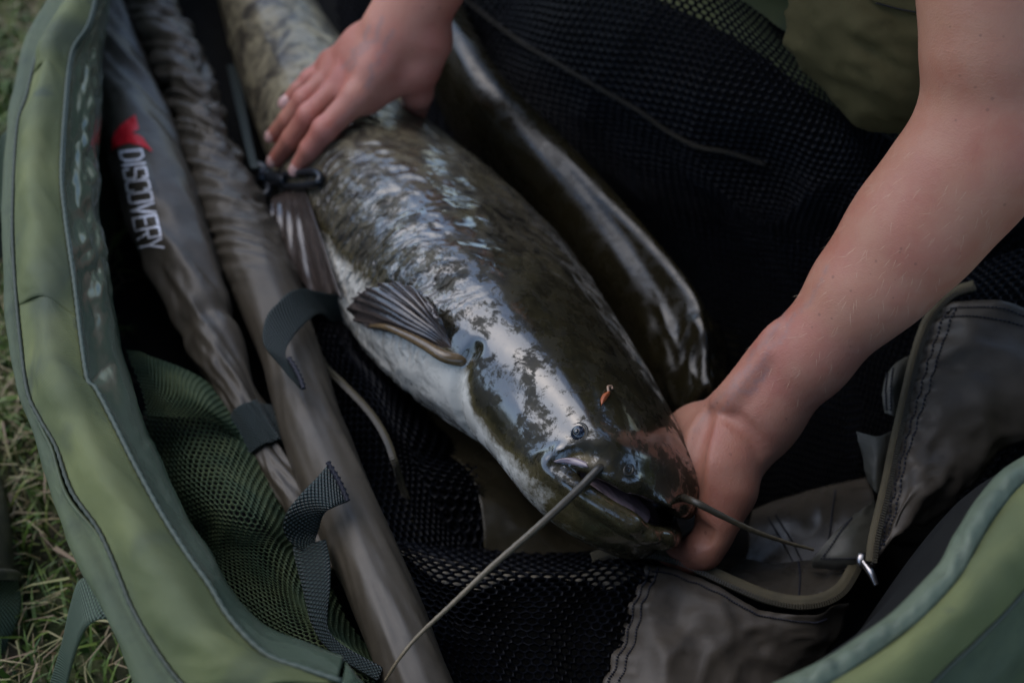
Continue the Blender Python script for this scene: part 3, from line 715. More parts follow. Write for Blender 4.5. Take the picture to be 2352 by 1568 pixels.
# gill cover edge: a shallow groove with a raised rim, eye sockets, groove of the maxilla, nostrils
gz = np.linspace(-.060, .034, 14)
for sgn in (1, -1):
    gl = []
    for z in gz:
        x = .137-.02*((z+.01)/.07)**2; hz = np.interp(x, sg, Ut) if z > 0 else np.interp(x, sg, Dt)
        q = max(0, 1-(abs(z)/hz)**2.25)**(1/2.25); gl.append((x, sgn*np.interp(x, sg, Wt)*q, z))
    gl = np.array(gl)
    if False: fs.chain(gl+np.array([-.007, 0, 0])-gl*np.array([0, .03, .03]), np.interp(gz, [-.06, -.01, .01, .034], [.0040, .0032, .0010, .0003]), .008)
    for i in range(len(gl)-5): fs.cone(gl[i]+np.array([.003, sgn*.001, 0]), gl[i+1]+np.array([.003, sgn*.001, 0]), .0028, .0028, .006, sub=True)
    if sgn < 0: continue
    mg = np.array([(.012, .0530, .0035), (.022, .0600, -.003), (.032, .0640, -.011)])*np.array([1, sgn, 1])
    fs.cone(mg[0], mg[1], .0035, .0045, .004, sub=True); fs.cone(mg[1], mg[2], .0045, .003, .004, sub=True)
    fl_ = np.array([(.036, .063, -.010), (.040, .063, -.022), (.036, .060, -.034)])*np.array([1, sgn, 1]); fs.chain(fl_, [.004, .0035, .002], .006)
fV, fQ = fs.mesh(2)
# shape noise: soft folds along the flank
ang = np.arctan2(fV[:, 2], fV[:, 1])
sx, sy, sz = fV.T
hz = np.where(sz > 0, np.interp(sx, sg, Ut), np.interp(sx, sg, Dt))
rel = sz/np.maximum(hz, .01)
amp = ss(.15, .22, sx)*(1-ss(.45, .6, sx))
rad = np.stack([np.zeros_like(sx), sy, sz], -1); rad /= np.linalg.norm(rad, axis=1, keepdims=True)+1e-9
fV2 = fV + rad*(amp*.0016*ridge(sx*70+ang*4, ang*5, 41)+.0012*fbm(sx*30, ang*6, 17)*ss(.1, .2, sx))[:, None]
fworld = fw(fV2)
# colour zones belonging to the fish itself
thr = np.interp(sx, [-.02, .03, .08, .115, .135, .25, .35, .48, .7], [-.45, -.50, -.48, -.34, .0, .08, .0, -.35, -.6])
belly = np.clip((thr-rel)/.36, 0, 1)*np.interp(sx, [-.03, .02, .05, .09, .14], [.26, .36, .62, .85, 1.])
head = 1-ss(.13, .25, sx)
inside = (np.abs(sz+.0115+.22*np.clip(sx, -.02, .06)) < .0135) & (sx < .11) & (np.abs(sy) < np.interp(sx+.012, sg, Wt)-.007)
dl = np.min(np.linalg.norm(fV[:, None, :]-np.concatenate([upl, lol])[None, ::2], axis=2), axis=1) if len(fV) < 60000 else np.min([np.linalg.norm(fV-q, axis=1) for q in np.concatenate([upl, lol])], axis=0)
lipm = (1-ss(.003, .008, dl))*.8
wrk = ss(.15, .20, sx)*(1-ss(.36, .46, sx))*(1-ss(.25, .7, np.abs(rel-.05)))
fish = empty('catfish', P(1176, 800, .02), 'large dark olive catfish with cream belly and long barbels lying in the sling', 'fish')
fbody = mk('body', fworld, fQ, M['fish'], fish, attrs=dict(fl=fV, belly=belly, head=head, lip=lipm, wrinkle=wrk, mouth=(inside & (dl > .011) & (sx > .012) & (sx < .055)).astype(float)))
fbvh = BVHTree.FromPolygons([Vector(v) for v in fworld], fQ.tolist())
def onfish(px, py, off=0.0):                             # the place on the fish seen at that point, and its normal
    d = Vector(ray(px, py)).normalized(); h = fbvh.ray_cast(Vector(CAM), d, 3.0)
    if h[0] is None: return None, None
    n = h[1] if h[1].dot(d) < 0 else -h[1]
    return np.array(h[0])+off*np.array(n), np.array(n)
def sphere(c, ax, r, nu=24, nv=16):
    u, v = np.meshgrid(np.arange(nu)*2*math.pi/nu, np.linspace(0, math.pi, nv), indexing='ij')
    L = np.stack([np.cos(u)*np.sin(v)*r[0], np.sin(u)*np.sin(v)*r[1], np.cos(v)*r[2]], -1).reshape(-1, 3)
    I = np.arange(nu*nv).reshape(nu, nv); J = np.roll(I, -1, 0)
    return np.asarray(c)+L @ np.asarray(ax), np.stack([I[:, :-1], I[:, 1:], J[:, 1:], J[:, :-1]], -1).reshape(-1, 4)
def frame(n, up=(0, 0, 1)):
    n = np.asarray(n, float); n = n/np.linalg.norm(n); x = np.cross(up, n); x /= np.linalg.norm(x)+1e-9; return np.stack([x, np.cross(n, x), n])
def eye_at(p, n, par):
    ax = frame(n)
    v, f = sphere(p-n*.0030, ax, (.0056, .0056, .0054)); e = mk('eye', v, f, M['iris'], par)
    v, f = sphere(p-n*.0030+n*.0040, ax, (.0026, .0026, .0018)); rg = mk('ring', v, f, M['ring'], e)
    v, f = sphere(p-n*.0030+n*.0044, ax, (.0021, .0021, .0017)); mk('pupil', v, f, M['pupil'], e)
    a = np.linspace(0, 2*math.pi, 30); pts = np.array([p-n*.0014+(ax[0]*math.cos(q)+ax[1]*math.sin(q))*.0064 for q in a])
    Tube(pts, [.0011]*2, n=60).mesh('eyelid', M['fdark'], par, 60, 8, False)
pe, ne = onfish(1326, 993)
if pe is not None:
    eye_at(pe, ne, fish)
    dif = np.linalg.norm(fworld-pe, axis=1).argmin(); q = fV2[dif]*np.array([1, -1, 1])   # the other eye, mirrored on the hidden side
    k = np.linalg.norm(fV2-q, axis=1).argmin(); po = fworld[k]; no = fw(q+np.array([0, -.01, .004]))-fw(q); no /= np.linalg.norm(no); eye_at(po, no, fish)
for px, py, r in ((1445, 1078, .0038), (1418, 988, .0020)):
    p, n = onfish(px, py)
    if p is None: continue
    ax = frame(n); a = np.linspace(0, 2*math.pi, 24)
    pts = np.array([p+(ax[0]*math.cos(q)*1.1+ax[1]*math.sin(q)*.8)*r-n*.0006 for q in a])
    nb = Tube(pts, [r*.30]*2, n=48).mesh('nostril', M['fdark'], fish, 48, 8, False)
    v, f = sphere(p-n*.0006, ax, (r*.55, r*.4, .0008)); mk('opening', v, f, M['pupil'], nb)
# pale fold of the jaw below the eye
g_ = np.array([[onfish(x, y, .0007)[0] for x, y in r] for r in (((1272, 1058), (1295, 1051), (1322, 1052), (1346, 1062)), ((1273, 1060), (1296, 1057), (1323, 1060), (1350, 1068)), ((1276, 1062), (1298, 1063), (1325, 1068), (1352, 1073)))])
cloth('jaw_fold', Sheet(g_), M['groove'], fish, .001, .0008)
# whiskers
def barbel(pts, r0, r1):
    tb = Tube(pts, np.linspace(r0, r1, 12), n=200); tb.disp = lambda s, th: .00008*np.sin(s*700+np.sin(s*90)*3); return tb.mesh('barbel', M['barbel'], fish, 200, 12)
p0, n0 = onfish(1388, 1066)
if p0 is None: p0 = P(1388, 1066, .12)
barbel([p0-n0*.006 if n0 is not None else p0, p0+.006*(P(1350, 1108, .2)-p0)/np.linalg.norm(P(1350, 1108, .2)-p0)+np.array([0, 0, .002]), P(1330, 1122, .205), P(1240, 1205, .203), P(1130, 1300, .195), P(1040, 1385, .186), P(960, 1460, .176), P(915, 1515, .168), P(885, 1562, .158)], .0030, .0009)
p1, n1 = onfish(1568, 1142)
b1 = P(1578, 1142, .15) if p1 is None else p1
barbel([b1, P(1596, 1152, .182), P(1650, 1180, .176), P(1730, 1218, .160), P(1800, 1243, .140), P(1868, 1262, .118)], .0027, .0009)
# gullet and tongue behind the open jaws
def fgrid(rows): return np.array([[fw(np.array(p)) for p in r] for r in rows])
ysn = np.linspace(-1, 1, 9)
tg = fgrid([[(x, y*wd, z-.004*(1-y*y)) for y in ysn] for x, wd, z in ((-.004, .036, -.0225), (.012, .044, -.0262), (.03, .046, -.0290), (.05, .044, -.031), (.075, .036, -.028), (.092, .026, -.018))])
sh = Sheet(tg, lambda x, y, u, v: .0012*fbm(x*80, y*60, 3)); sh.upn = False; cloth('mouth_lining', sh, M['mouth'], fish, .0015, .0004)
tt = fgrid([[(x, y*wd+.014, z+.0025*(1-y*y)) for y in ysn] for x, wd, z in ((-.003, .014, -.0215), (.005, .026, -.0185), (.018, .034, -.0172), (.036, .032, -.0175), (.052, .022, -.019))])
cloth('tongue', Sheet(tt, lambda x, y, u, v: .0012*fbm(x*90, y*80, 8)), M['mouth'], fish, .0012, .002)
# fins
def infront(px, py, lift):                               # a little off the fish's skin, or in line with its nearest part where the fin sticks out
    d = ray(px, py); d = d/np.linalg.norm(d); p, n = onfish(px, py)
    return P(px, py, .098+lift) if p is None else p-d*(.004+lift)
def fan(name, base, rims, zb, zr, pleats, par, bow=.012, mat='fin', depth=.0016):
    nb = len(rims); rp = resample(np.array([infront(x, y, z) for (x, y), z in zip(rims, zr)]), 40)
    bp = resample(np.array(base), 40)
    rows = []
    for t in (0, .25, .5, .75, 1):
        rows.append(bp*(1-t)+rp*t+np.array([0, -.3, 1])*bow*math.sin(t*math.pi)*.8)
    sh = Sheet(np.stack(rows, 0), lambda x, y, u, v: depth*np.sin(v*pleats*2*math.pi)*ss(.05, .5, u)+.0012*fbm(x*40, y*90, 4)*u)
    nu, nv = 40, 200
    u, v = np.meshgrid(np.linspace(0, 1, nu), np.linspace(0, 1, nv), indexing='ij')
    rag = 1-.05*np.abs(np.sin(v*pleats*math.pi))**.7-.03*np.abs(fbm(v*40, v*0+3, 6)); uu = u*rag
    V = sh.at(uu.ravel(), v.ravel()); I = np.arange(nu*nv).reshape(nu, nv)
    F = np.stack([I[:-1, :-1], I[:-1, 1:], I[1:, 1:], I[1:, :-1]], -1).reshape(-1, 4)
    o = mk(name, V, F, M[mat], par, np.stack([u.ravel(), v.ravel()], -1)); solidify(o, .0011, 0); return o, sh
q0, _ = onfish(1062, 830); q1, _ = onfish(1030, 778)
q0 = P(1062, 830, .12) if q0 is None else q0; q1 = P(1030, 778, .13) if q1 is None else q1
rims = [(850, 748), (818, 740), (797, 722), (793, 700), (805, 680), (830, 662), (862, 648), (900, 644), (938, 655), (965, 678), (990, 722)]
zr = [.012, .014, .016, .018, .020, .022, .022, .020, .016, .012, .006]
pf, pfs = fan('pectoral_fin', [q0, (q0+q1)/2, q1], rims, 0, zr, 11, fish)
_, nq = onfish(1062, 830)
nq = np.array([0, -.5, .8]) if nq is None else nq
sp = [q0-nq*.014-.35*(infront(1020, 818, .003)-q0), q0-nq*.003, infront(1020, 818, .003), infront(976, 792, .006), infront(931, 769, .009), infront(886, 751, .011), infront(850, 748, .012)]
Tube(sp, [.0045, .0045, .0040, .0034, .0028, .0022, .0012], n=80).mesh('spine', M['spine'], pf, 80, 12)
# pelvic fin folded along the belly
pb = [infront(700, 435, .0), infront(660, 440, .0), infront(625, 455, .0)]
fan('pelvic_fin', pb, [(785, 690), (765, 690), (735, 690), (700, 665), (660, 610), (628, 540)], 0, [.012, .012, .01, .006, .004, .002], 5, fish, .012, depth=.0010)
# small scrap stuck on the head
lp, lnn = onfish(1388, 915)
if lp is None: lp, lnn = P(1388, 915, .15), np.array([0, -.3, .95])
scrap = empty('leaf_scrap', lp, "tiny curled orange-brown leaf scrap stuck on the catfish's head", 'leaf')
ax = frame(lnn); px_ = scale_at(lp)
def onh(dx, dy, h): 
    p, n = onfish(1388+dx, 915+dy); return (p if p is not None else lp)+lnn*h
sh = Sheet(np.array([[onh(-8, 18, .001), onh(-8, 18, .001), onh(-8, 18, .001)], [onh(-10, 4, .001), onh(-5, 6, .003), onh(1, 8, .001)], [onh(-4, -8, .001), onh(3, -5, .0035), onh(8, -2, .0015)], [onh(6, -12, .002), onh(8, -10, .003), onh(11, -7, .002)]]))
cloth('blade', sh, M['leaf'], scrap, .0008, .0004)
Tube([onh(7, -9, .002), onh(4, -16, .003), onh(6, -23, .002), onh(14, -25, .0015), onh(17, -19, .001)], [.0008]*2, n=40).mesh('stalk', M['twig'], scrap, 40, 8)

# ------------------------------------------------------------------ retention sling: sleeves, nets, nylon, zips
sling = empty('retention_sling', P(1300, 900, .02), 'open brown nylon and black mesh fish retention sling spread inside the cradle', 'sling')
# two padded float sleeves down the left side
t1L = [(176, -140), (192, 0), (207, 75), (220, 175), (245, 300), (268, 400), (300, 500), (322, 590), (345, 650), (382, 740), (425, 805), (455, 868), (500, 949), (545, 1005), (595, 1089), (650, 1174), (700, 1260), (740, 1330)]
t1R = [(262, -140), (280, 0), (322, 125), (362, 210), (402, 320), (440, 420), (480, 525), (525, 635), (548, 705), (570, 784), (590, 840), (605, 895), (625, 960), (655, 1024), (695, 1104), (745, 1180), (790, 1250), (830, 1320)]
t2L = [(262, -140), (282, 0), (312, 70), (345, 145), (375, 225), (405, 330), (440, 430), (480, 530), (530, 650), (568, 790), (600, 880), (640, 990), (684, 1090), (722, 1200), (770, 1310), (826, 1440), (868, 1560), (910, 1680)]
t2R = [(350, -140), (388, 0), (428, 60), (466, 132), (506, 222), (530, 310), (556, 395), (604, 490), (652, 578), (706, 680), (752, 790), (775, 905), (806, 1000), (846, 1090), (890, 1190), (944, 1318), (1006, 1470), (1052, 1590), (1090, 1680)]
tube1 = pxtube(t1L, t1R, [.10, .10, .105, .11, .11, .105, .10, .09], n=300)
tube2 = pxtube(t2L, t2R, [.095, .10, .10, .10, .105, .115, .12, .12], n=300)
def w1(s, th):
    u = s/tube1.len
    tp = np.cos(th)*1.4; tq = np.sin(th)*1.4
    return .0055*ridge(s*13+tq*.8, tp*.8+s*4, 51)+.003*fbm(s*30+tp, tq*1.2, 52)+.006*np.exp(-((u-.52)/.03)**2)*np.sin(th*3+2)*(th < 4)-.004*np.exp(-((u-.70)/.012)**2)
tube1.disp = w1
def w2(s, th):
    u = s/tube2.len; a = ss(.02, .10, u)*(1-ss(.40, .62, u))
    tp = np.cos(th); tq = np.sin(th)
    cr = ridge(s*70+tq*2.2, tp*1.3-s*18, 61, 2)
    return a*(.0095*cr-.002+.0025*fbm(s*60+tp, tq*2, 63))+(1-a)*(.0026*fbm(s*9+tp, tq*1.2, 62)+.0014*ridge(s*16+tp*2, tq*2, 64))
tube2.disp = w2
sl1 = tube1.mesh('float_sleeve', M['sleeve'], sling, 420, 72); sl1['label'] = 'taupe float sleeve printed with white lettering and a red arrow'
sl2 = tube2.mesh('float_sleeve', M['sleeve'], sling, 520, 72)
# printed marks on the first sleeve
def on_tube(tb, px, py):
    c = proj(tb.c); k = np.linalg.norm(c-np.array([px, py]), axis=1).argmin(); t = c[min(k+3, len(c)-1)]-c[max(k-3, 0)]; t /= np.linalg.norm(t)
    d = np.array([px, py])-c[k]; lat = -d[0]*(-t[1])-d[1]*t[0]
    return tb.s[k], d[0]*t[1]-d[1]*t[0], tb.r[k]/scale_at(tb.c[k])
def sgn_th():                                            # which way round theta runs to picture right
    a = proj(tube1.at(np.array([tube1.len*.4]), np.array([.5])))[0]; b = proj(tube1.at(np.array([tube1.len*.4]), np.array([-.5])))[0]; return 1 if a[0] > b[0] else -1
SG = sgn_th()
ps, pth = np.meshgrid(np.linspace(tube1.len*.18, tube1.len*.62, 900), np.linspace(-1.5, 1.2, 280), indexing='ij')
ppx = proj(tube1.at(ps.ravel(), pth.ravel()*SG, .0005)).reshape(900, 280, 2)
def printed(name, test, mat, par, off=.0005):
    m = test(ppx[..., 0], ppx[..., 1]); c = m[:-1, :-1] & m[1:, 1:] & m[:-1, 1:] & m[1:, :-1]
    I = np.arange(900*280).reshape(900, 280)
    F = np.stack([I[:-1, :-1], I[:-1, 1:], I[1:, 1:], I[1:, :-1]], -1)[c]
    used, inv = np.unique(F, return_inverse=True)
    V = tube1.at(ps.ravel()[used], pth.ravel()[used]*SG, off)
    return mk(name, V, inv.reshape(F.shape), mat, par)
emb = [(254, 349), (256, 322), (264, 303), (277, 287), (294, 274), (311, 262), (315, 278), (320, 297), (303, 305), (318, 309), (328, 315), (338, 330), (353, 351), (334, 340), (317, 333), (295, 329), (272, 335)]
printed('printed_emblem', lambda x, y: inpoly(x, y, emb), M['red'], sl1)
# letters: drawn as strokes in a box (0..1 along the line of reading, 0..1 from base to top)
LET = dict(D=[[(0, 0), (0, 1), (.7, 1), (1, .8), (1, .2), (.7, 0), (0, 0)]], I=[[(.5, 0), (.5, 1)]], S=[[(1, .78), (1, 1), (0, 1), (0, .55), (1, .45), (1, 0), (0, 0), (0, .22)]],
           C=[[(1, .75), (1, 1), (.15, 1), (0, .85), (0, .15), (.15, 0), (1, 0), (1, .25)]], O=[[(.1, 0), (0, .1), (0, .9), (.1, 1), (.9, 1), (1, .9), (1, .1), (.9, 0), (.1, 0)]],
           V=[[(0, 1), (.5, 0), (1, 1)]], E=[[(1, 1), (0, 1), (0, 0), (1, 0)], [(0, .5), (.85, .5)]], R=[[(0, 0), (0, 1), (1, 1), (1, .5), (0, .5)], [(.45, .5), (1, 0)]], Y=[[(0, 1), (.5, .45), (1, 1)], [(.5, .45), (.5, 0)]])
def seg_d(x, y, a, b):
    dx, dy = b[0]-a[0], b[1]-a[1]; t = np.clip(((x-a[0])*dx+(y-a[1])*dy)/(dx*dx+dy*dy+1e-9), 0, 1)
    return np.hypot(x-a[0]-t*dx, y-a[1]-t*dy)
bl0, bl1 = np.array([272., 347.]), np.array([318., 583.])   # foot of the letters, D to Y
tp0, tp1 = np.array([329., 341.]), np.array([378., 572.])   # their tops
def letter_test(word, thick, base0, base1, top0, top1, gap=.30):
    wd = [.34 if ch == 'I' else 1 for ch in word]; tot = sum(wd)+gap*(len(word)-1); x0 = 0; segs = []
    for ch, w_ in zip(word, wd):
        for st in LET[ch]:
            pts = []
            for (a, b) in st:
                if ch == 'I': a = .5
                f = (x0+a*w_)/tot; B = base0+(base1-base0)*f; Tt = top0+(top1-top0)*f; pts.append(B+(Tt-B)*b)
            segs += list(zip(pts[:-1], pts[1:]))
        x0 += w_+gap
    def test(x, y):
        d = np.full(x.shape, 1e9)
        for a, b in segs: d = np.minimum(d, seg_d(x, y, a, b))
        return d < thick
    return test
printed('printed_lettering', letter_test('DISCOVERY', 3.0, bl0+np.array([3.5, 2]), bl1+np.array([2, -4]), tp0+np.array([-3.5, 3]), tp1+np.array([-3, -4])), M['white'], sl1)
def tiny(x, y):                                          # the line of lettering too small to read
    a, b = np.array([266., 382.]), np.array([306., 548.]); t = ((x-a[0])*(b[0]-a[0])+(y-a[1])*(b[1]-a[1]))/((b-a) @ (b-a)); d = seg_d(x, y, a, b)
    return (d < 3.0) & (np.sin(t*190) > -.2) & (np.sin(t*47+1) > -.9) & (np.abs(np.sin(t*311+d)) > .25)
printed('printed_small_line', tiny, M['grey'], sl1)
# webbing band round the first sleeve
k = np.linalg.norm(proj(tube1.c)-np.array([600, 1000]), axis=1).argmin(); s0 = tube1.s[k]
ss_, th_ = np.meshgrid(np.linspace(s0-.019, s0+.019, 26), np.linspace(-2.2, 2.2, 90), indexing='ij')
Vb = tube1.at(ss_.ravel(), th_.ravel(), .0030); I = np.arange(26*90).reshape(26, 90)
wb = mk('webbing_band', Vb, np.stack([I[:-1, :-1], I[:-1, 1:], I[1:, 1:], I[1:, :-1]], -1).reshape(-1, 4), M['web'], sl1, np.stack([th_.ravel()*.03, ss_.ravel()], -1)); solidify(wb, .0018, 0)
# webbing loops on the second sleeve
strip('webbing_loop', [(808, 680, .115), (760, 676, .13), (720, 667, .14), (695, 662, .15), (665, 671, .155), (640, 694, .157), (617, 719, .158), (606, 751, .158), (605, 784, .157), (620, 809, .155), (645, 841, .15), (670, 871, .148), (690, 895, .145)],
      [(806, 738, .09), (767, 738, .105), (752, 724, .12), (735, 719, .13), (717, 729, .138), (695, 749, .143), (677, 769, .146), (665, 786, .148), (657, 803, .150), (656, 819, .150), (668, 834, .150), (682, 856, .149), (698, 893, .147)], M['web'], sl2, n=90)
strip('webbing_loop', [(757, 1062, .158), (725, 1099, .162), (695, 1129, .164), (662, 1172, .160), (650, 1209, .150), (662, 1239, .140), (697, 1266, .135)],
      [(800, 1150, .152), (772, 1160, .158), (752, 1172, .158), (740, 1188, .150), (734, 1210, .142), (728, 1228, .136), (722, 1248, .134)], M['web'], sl2, n=70)
strip('webbing_strap', [(672, 1256, .135), (680, 1295, .135), (692, 1340, .136), (704, 1390, .136), (714, 1430, .135), (738, 1472, .134), (784, 1512, .134), (868, 1562, .134)],
      [(748, 1238, .135), (757, 1284, .138), (758, 1340, .139), (752, 1400, .138), (752, 1436, .136), (766, 1462, .134), (800, 1488, .133), (880, 1532, .132)], M['web'], sl2, n=80)
for a, b in (((752, 1061), (798, 1150)), ((663, 822), (697, 892))):       # frayed stitching where the loops are sewn on
    k0 = [P(a[0]+(b[0]-a[0])*t+4*math.sin(t*3), a[1]+(b[1]-a[1])*t, .163-.01*t if a[1] > 1000 else .151-.002*t) for t in np.linspace(0, 1, 8)]
    tb = Tube(k0, [.0016]*2, n=80); tb.disp = lambda s, th: .0007*np.sin(s*1500)*np.sin(th*3); tb.mesh('stitching', M['thread'], sl2, 120, 8)
# black snap hook over the fish's flank
hook = bpy.data.objects.new('snap_hook', None); col.objects.link(hook); hook.parent = sling
hook.location = P(610, 415, .125)-np.array(sling.location)
def hk(x, y, l=.006): return infront(x, y, l)
zh = hk(690, 410)[2]
loop_ = [hk(650, 402), hk(690, 396), hk(718, 394), hk(734, 404), hk(728, 420), hk(690, 426), hk(650, 428), hk(640, 416), hk(650, 402)]
Tube(loop_, [.0030]*2, n=120).mesh('gate', M['plastic'], hook, 120, 10, False)
Tube([hk(596, 404), hk(622, 408), hk(654, 414)], [.0075, .0065, .0045], n=40).mesh('barrel', M['plastic'], hook, 40, 14)
Tube([hk(578, 380, .004), hk(604, 384, .004), hk(612, 410, .004), hk(616, 440, .004), hk(592, 456, .002)], [.0036]*2, n=60).mesh('swivel', M['plastic'], hook, 60, 10)
strip('webbing_strap', [(520, 150, .06), (545, 260, .08), (572, 370, .11), (580, 385, .12)], [(548, 150, .06), (566, 260, .08), (590, 368, .11), (604, 382, .12)], M['web'], sling)
# nets
fold = lambda a, b, s: (lambda x, y, u, v: a*fbm(x*9, y*9, s)+b*ridge(x*7+y*10, y*6, s+3))
G_far = W3([[(760, -170, .06), (1000, -170, .16), (1300, -160, .24), (1560, -90, .275), (1760, 15, .275), (1900, 120, .26), (2200, 260, .25), (2700, 380, .22)],
            [(770, -20, .05), (1000, 0, .10), (1250, 0, .19), (1520, 30, .24), (1780, 110, .25), (1950, 200, .235), (2250, 330, .22), (2720, 480, .22)],
            [(790, 110, .04), (1040, 110, .07), (1260, 150, .13), (1530, 190, .19), (1790, 240, .215), (2000, 310, .20), (2270, 430, .19), (2740, 570, .21)],
            [(840, 240, .035), (1130, 270, .05), (1340, 300, .09), (1580, 340, .135), (1830, 380, .16), (2050, 440, .165), (2300, 530, .165), (2750, 660, .19)],
            [(950, 400, .03), (1260, 420, .04), (1440, 450, .06), (1660, 490, .09), (1870, 520, .115), (2080, 570, .13), (2320, 640, .15), (2760, 740, .17)],
            [(1080, 560, .03), (1400, 590, .035), (1560, 620, .045), (1740, 660, .065), (1920, 690, .085), (2100, 730, .105), (2340, 760, .14), (2780, 830, .16)],
            [(1200, 760, .03), (1520, 770, .032), (1660, 800, .04), (1800, 840, .05), (1950, 870, .065), (2100, 890, .085), (2360, 900, .12), (2790, 930, .14)],
            [(1300, 960, .03), (1580, 960, .03), (1700, 990, .036), (1830, 1020, .045), (1960, 1040, .055), (2090, 1050, .07), (2370, 1050, .10), (2800, 1050, .12)],
            [(1400, 1140, .028), (1600, 1140, .028), (1720, 1170, .032), (1840, 1190, .035), (1960, 1200, .042), (2080, 1200, .05), (2370, 1200, .06), (2800, 1200, .08)]])
shf = Sheet(G_far, lambda x, y, u, v: .036*ridge(x*4.0+y*5, y*3.2-x*1.5, 71)+.010*fbm(x*11, y*13, 72)+.003*fbm(x*40, y*40, 73))
net('mesh_panel', shf, M['bnet'], sling, .0066, .34, .0009, seed=3)
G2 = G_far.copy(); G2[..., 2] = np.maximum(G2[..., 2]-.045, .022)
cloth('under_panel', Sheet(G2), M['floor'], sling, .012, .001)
G_l = W3([[(690, 690, .06), (760, 705, .08), (820, 740, .07), (900, 800, .03)], [(715, 780, .075), (790, 800, .095), (850, 850, .08), (950, 910, .03)], [(745, 870, .085), (830, 890, .095), (900, 930, .08), (1010, 990, .03)],
          [(785, 980, .095), (870, 990, .095), (950, 1020, .085), (1090, 1060, .03)], [(830, 1080, .095), (915, 1090, .085), (990, 1100, .065), (1120, 1130, .03)], [(870, 1180, .095), (950, 1190, .075), (1030, 1190, .055), (1140, 1200, .03)],
          [(910, 1280, .095), (990, 1280, .075), (1060, 1270, .055), (1150, 1260, .03)], [(960, 1400, .09), (1030, 1380, .07), (1090, 1350, .05), (1160, 1320, .03)]])
net('mesh_panel', Sheet(G_l, lambda x, y, u, v: .005*fbm(x*16, y*16, 75)+.005*ridge(y*20, x*8, 76)), M['bnet'], sling, .0070, .35, .0009, seed=4)
G_f = W3([[(918, 1008, .085), (975, 1040, .09), (1035, 1055, .092), (1098, 1068, .088)], [(925, 1050, .08), (985, 1072, .085), (1045, 1085, .085), (1100, 1098, .08)], [(940, 1110, .07), (1000, 1120, .075), (1060, 1125, .075), (1112, 1135, .07)], [(950, 1200, .055), (1010, 1200, .06), (1075, 1200, .06), (1130, 1195, .055)], [(960, 1290, .05), (1020, 1285, .05), (1085, 1280, .05), (1140, 1270, .045)]])
net('mesh_panel', Sheet(G_f, lambda x, y, u, v: .004*fbm(x*25, y*25, 77)), M['bnet'], sling, .0072, .36, .0009, seed=5)
G_b = W3([[(930, 1225, .03), (1030, 1240, .03), (1160, 1255, .03), (1300, 1265, .03), (1420, 1260, .03), (1560, 1290, .03)],
          [(905, 1240, .09), (1024, 1276, .098), (1160, 1294, .095), (1300, 1300, .095), (1420, 1284, .10), (1540, 1310, .10)],
          [(915, 1290, .098), (1010, 1325, .108), (1150, 1345, .106), (1290, 1350, .106), (1410, 1345, .108), (1530, 1370, .108)],
          [(945, 1370, .09), (1020, 1395, .10), (1140, 1410, .10), (1270, 1415, .10), (1380, 1425, .10), (1500, 1450, .10)],
          [(985, 1460, .085), (1060, 1480, .09), (1160, 1490, .09), (1270, 1500, .09), (1370, 1510, .09), (1480, 1530, .09)],
          [(1020, 1560, .085), (1090, 1570, .085), (1180, 1580, .085), (1280, 1590, .085), (1370, 1600, .085), (1470, 1610, .085)],
          [(1060, 1680, .08), (1130, 1680, .08), (1210, 1690, .08), (1290, 1700, .08), (1370, 1700, .08), (1460, 1710, .08)]])
shb = Sheet(G_b, lambda x, y, u, v: ss(.12, .25, u)*(.0042*np.sin(y*150+2*fbm(x*8, y*10, 79))*ss(.25, .5, u)+.005*fbm(x*14, y*14, 78)))
net('mesh_panel', shb, M['bnet'], sling, .0074, .345, .0009, seed=6)
uu, vv = np.meshgrid(np.linspace(.15, .40, 40), np.linspace(.02, .98, 120), indexing='ij'); I = np.arange(40*120).reshape(40, 120)
mk('nylon_panel', shb.at(uu.ravel(), vv.ravel(), -.0042), np.stack([I[:-1, :-1], I[1:, :-1], I[1:, 1:], I[:-1, 1:]], -1)[(uu < .20+.16*(vnoise(vv*9, uu*4, 31)+.5))[:-1, :-1]], m_fabric('skylit_lining', (.20, .18, .14), (.34, .30, .24), .6), sling, np.stack([uu.ravel(), vv.ravel()], -1))  # nylon behind the net; sky light on the ridge put into its paler colour
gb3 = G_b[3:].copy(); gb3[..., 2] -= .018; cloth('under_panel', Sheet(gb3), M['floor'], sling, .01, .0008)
# black net beside the right zip
G_r = W3([[(2195, 640, .17), (2280, 600, .175), (2380, 570, .18), (2500, 560, .18)], [(2185, 690, .178), (2270, 670, .185), (2380, 650, .19), (2500, 640, .19)], [(2170, 745, .172), (2260, 755, .178), (2370, 775, .18), (2500, 780, .18)]])
net('mesh_panel', Sheet(G_r, fold(.004, .004, 81)), M['bnet'], sling, .0072, .35, .0009, seed=7)
# floor of the sling under the fish's chin
G_s = W3([[(820, 760, .026), (1000, 700, .026), (1300, 700, .026), (1700, 760, .024)], [(930, 950, .03), (1080, 960, .03), (1350, 980, .026), (1700, 1000, .024)], [(1060, 1060, .06), (1180, 1080, .05), (1350, 1100, .024), (1700, 1150, .024)],
          [(1095, 1120, .072), (1200, 1160, .058), (1330, 1220, .036), (1560, 1240, .026)], [(1110, 1210, .06), (1220, 1240, .05), (1360, 1275, .035), (1560, 1290, .028)], [(1110, 1320, .035), (1220, 1330, .035), (1360, 1330, .03), (1560, 1340, .028)]])
cloth('nylon_panel', Sheet(G_s, lambda x, y, u, v: .003*fbm(x*16, y*16, 83)), m_fabric('satin_olive', (.036, .030, .017), (.052, .043, .025), .32, .0012, .25, 8, .08, .6), sling, .0035)
